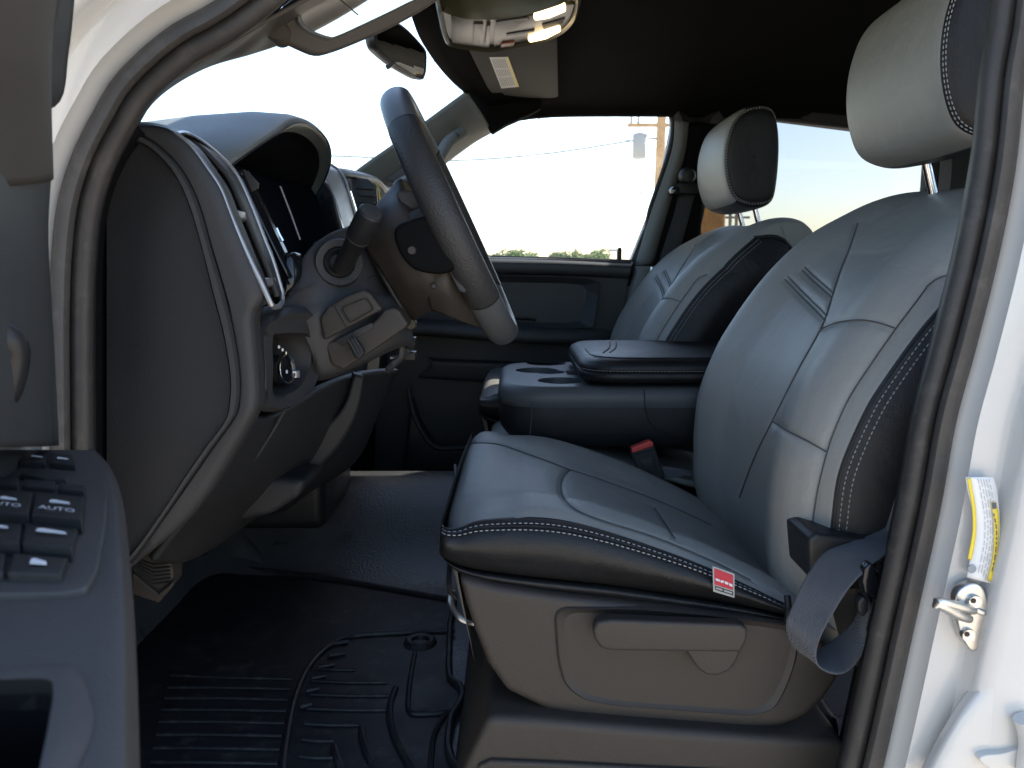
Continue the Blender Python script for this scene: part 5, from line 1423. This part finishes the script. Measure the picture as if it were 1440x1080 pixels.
for k in range(9):
    tube("pad_rib", [(188, 800 - k * 3.0, .8985), (214 + k * .6, 822 - k * 5.5, .8985), (240, 818 - k * 5.2, .8985)] if k < 6 else [(215 + k * 2, 774 - k * .2, .8985), (236, 800 - k, .8985)], .0011, M['rubber_dark'], pad, 6)
tube("pedal_arm", [P(216, 790, .93), P(230, 700, .96), P(240, 640, .98)], .012, M['black_plastic'], pb, 10)

# ------------------------------------------------------------------ overhead: mirror, visors, console
def ym(px): return 1.42 + (px - 526) / 73 * .24
mo2 = [(526, 52), (530, 44), (545, 35), (557, 31), (572, 41), (586, 55), (597, 68), (600, 76), (599.5, 98), (597, 108), (594, 112), (586, 109), (572, 101), (553, 89), (536, 74), (529, 66)]
mq = curve([P(x, y, ym(x)) for x, y in mo2], 90, True)
rvm = thing("rearview_mirror", "black rear view mirror hanging in the windshield", "mirror", P(565, 70, ym(565)))
mc = sum(mq, Vector()) / len(mq)
mn = None
nv_ = (mq[20] - mc).cross(mq[45] - mc).normalized()
if nv_.x < 0: nv_ = -nv_
body_m = loops("mirror_housing", [[mc + (p - mc) * .90 for p in mq], [mc + (p - mc) * .975 + nv_ * .001 for p in mq], [p.copy() for p in mq], [mc + (p - mc) * 1.01 - nv_ * .006 for p in mq], [mc + (p - mc) * .96 - nv_ * .018 for p in mq], [mc + (p - mc) * .6 - nv_ * .035 for p in mq]], M['black_plastic'], rvm, cap1=True, sharp=50)
mesh("mirror_face", [mc + (p - mc) * .93 + nv_ * .0002 for p in mq], [list(range(90))], M['mirror'], rvm, smooth=False)
plate("dip_tab", [(541, 92), (553, 86), (556, 89), (544, 97)], .01, M['black_plastic'], rvm, .002, Y=1.48)
tube("mirror_stem", [mc - nv_ * .03, mc - nv_ * .07 + Vector((0, -.03, .03)), mc + Vector((-.16, -.05, .075))], .010, M['black_plastic'], rvm, 12)

# driver sun visor with its vanity mirror
VO = [(383, 33), (384, 46), (394, 56), (420, 69), (442, 77), (462, 74), (500, 60), (560, 33), (612, 2), (660, -40), (650, -110), (520, -90), (440, -40), (400, 5)]
VO = [(x, y, .905 + (x - 480) * .000247 + (y - 30) * .00004) for x, y in VO]
vs_ = thing("sun_visor", "brown driver sun visor with sky in its vanity mirror", "sun visor", P(480, 30, .92))
vq = curve(pl(VO), 100, True)
vc = sum(vq, Vector()) / 100
vw = pl(VO)
vnorm = (vw[7] - vw[1]).cross(vw[10] - vw[1]).normalized()
if vnorm.y > 0: vnorm = -vnorm
loops("visor_board", [[vc + (p - vc) * .94 - vnorm * .0 for p in vq], [vc + (p - vc) * .985 - vnorm * .0015 for p in vq], [p - vnorm * .008 for p in vq], [vc + (p - vc) * .985 - vnorm * .016 for p in vq], [vc + (p - vc) * .9 - vnorm * .018 for p in vq]], M['brown_trim'], vs_, cap0=True, cap1=True, sharp=60)
MV = [(421, 24), (424, 34), (436, 44), (460, 53), (472, 52), (510, 35), (570, 6), (608, -16), (600, -60), (520, -50), (450, -12), (428, 10)]
vplane = lambda x, y: (lambda d: Vector((0, 0, CAMZ)) + d * ((vc - Vector((0, 0, CAMZ))).dot(vnorm) / d.dot(vnorm)))(_dir(x, y))
mvq = curve([vplane(x, y) for x, y in MV], 80, True)
mvc = sum(mvq, Vector()) / 80
loops("mirror_frame", [[mvc + (p - mvc) * 1.06 + vnorm * .000 for p in mvq], [mvc + (p - mvc) * 1.03 + vnorm * .006 for p in mvq], [p + vnorm * .006 for p in mvq], [mvc + (p - mvc) * .97 + vnorm * .002 for p in mvq]], M['pillar'], vs_, sharp=60)
mesh("vanity_mirror", [p + vnorm * .003 for p in mvq], [list(range(80))], M['mirror'], vs_, smooth=False)
tube("mirror_split", [vplane(470, -6) + vnorm * .0032, vplane(503, 22) + vnorm * .0032], .0008, M['black_plastic'], vs_, 6)
lathe("visor_pivot", [(.001, -.012), (.009, -.011), (.012, 0), (.012, .012)], P(392, 46, .885), (0, 1, 0), M['brown_trim'], vs_, 20)

# passenger sun visor
zv = CAMZ + .414
pv = thing("sun_visor", "dark passenger sun visor folded up with a white and yellow warning label", "sun visor", PZ(720, 105, zv))
plate("visor_board", [p for p in roundpoly([PZ(655, 62, zv), PZ(686, 124, zv), PZ(692, 131, zv), PZ(706, 130, zv), PZ(713, 138, zv), PZ(785, 138, zv), PZ(783, 50, zv)], .03)], Vector((0, 0, .018)), M['visor'], pv, .006, 4, bang=20)
lb = mesh("warning_label", [PZ(688, 80.5, zv - .0012), PZ(714.5, 80, zv - .0012), PZ(730, 122, zv - .0012), PZ(705, 124.5, zv - .0012)], [[0, 1, 2, 3]], M['label_white'], pv, smooth=False)
mesh("yellow_band", [PZ(710.5, 80, zv - .0018), PZ(714.5, 80, zv - .0018), PZ(730, 122, zv - .0018), PZ(726, 122.4, zv - .0018)], [[0, 1, 2, 3]], M['label_yellow'], lb, smooth=False)
vs = []; fs = []
for i in range(8):
    t0 = .1 + i * .095
    for (u0, u1) in ((.06, .36), (.40, .62), (.66, .94)):
        k = len(vs)
        for t, u in ((t0, u0), (t0 + .035, u0), (t0 + .035, u1), (t0, u1)):
            a = Vector((688 + 26 * t, 80.5, 0)); b = Vector((705 + 25 * t, 124.5 - 2.5 * t, 0)); q = a.lerp(b, u)
            vs.append(PZ(q.x, q.y, zv - .0017))
        fs.append([k, k + 1, k + 2, k + 3])
mesh("printed_lines", vs, fs, mat("label_print", (.30, .29, .24), .6), lb, smooth=False)

# overhead console with its two lit lamps
zo = CAMZ + .392
oc = thing("overhead_console", "overhead console with two lit warm reading lamps", "overhead console", PZ(715, 45, zo))
OO = [(617, 14), (620, 38), (624, 54), (632, 64), (663, 69.5), (692, 72), (725, 66), (767, 57), (792, 46), (808, 30), (815, 6), (812, -8), (786, 4), (740, 18), (700, 24), (660, 24), (632, 18)]
oq = curve([PZ(x, y, zo) for x, y in OO], 120, True); occ = sum(oq, Vector()) / 120
def oz(k, dz): return [occ + (p - occ) * k + Vector((0, 0, dz)) for p in oq]
ob = loops("console_shell", [oz(1.10, .05), oz(1.03, .012), oz(1.0, 0), oz(.975, -.003), oz(.95, .002), oz(.93, .006)], M['console_trim'], oc, cap1=True, sharp=45)
def zp(name, q, dz, th, m, par, bev=.002, rnd_=.004):
    return plate(name, roundpoly([PZ(x, y, zo + dz) for x, y in q], rnd_), Vector((0, 0, th)), m, par, bev, 2, bang=20)
zp("bin_door", [(634, 22), (690, 28), (688, 69), (650, 66), (636, 60)], .002, .006, M['console_trim'], oc)
zp("bin_latch", [(666, 34), (680, 34), (678, 63), (665, 62)], -.001, .006, M['console_trim'], oc, .002)
zp("bin_rib", [(685, 36), (690, 36), (687, 64), (682, 63)], -.003, .006, M['console_trim'], oc, .0015, .002)
zp("lamp_panel", [(696, 26), (745, 22), (790, 6), (808, 6), (796, 40), (760, 55), (694, 68)], .003, .006, M['console_trim'], oc)
for q in ([(750, 24), (770, 14), (794, 8), (796, 16), (772, 26), (752, 29)], [(742, 55), (760, 47), (786, 39), (789, 44), (768, 55), (745, 60)]):
    zp("reading_lamp", q, -.002, .006, M['lamp'], oc, .001, .006)
zp("console_slot", [(712, 48), (752, 42), (751, 45), (712, 51)], .0015, .004, M['rubber_dark'], oc, .0005, .001)
zp("console_slot", [(697, 31), (742, 24), (744, 27), (698, 35)], .0015, .004, M['rubber_dark'], oc, .0005, .001)
zp("lamp_switch", [(705, 62), (724, 60), (722, 66), (704, 67)], .000, .004, mat("amber_red_plastic", (.22, .07, .035), .4), oc, .001, .002)
zp("sensor_grille", [(762, 35), (795, 26), (790, 34), (765, 42)], .0015, .004, M['soft_black'], oc, .0005, .002)
# headliner bulge in front of the console
sheet("header_trim", [[(575, -30, 1.5), (583, 20, 1.6), (600, 62, 1.74), (638, 108, 1.98)], [(600, -40, 1.46), (606, 14, 1.56), (620, 58, 1.72), (662, 108, 1.98)]], M['headliner'], cab, 20, 4, thick=.01)
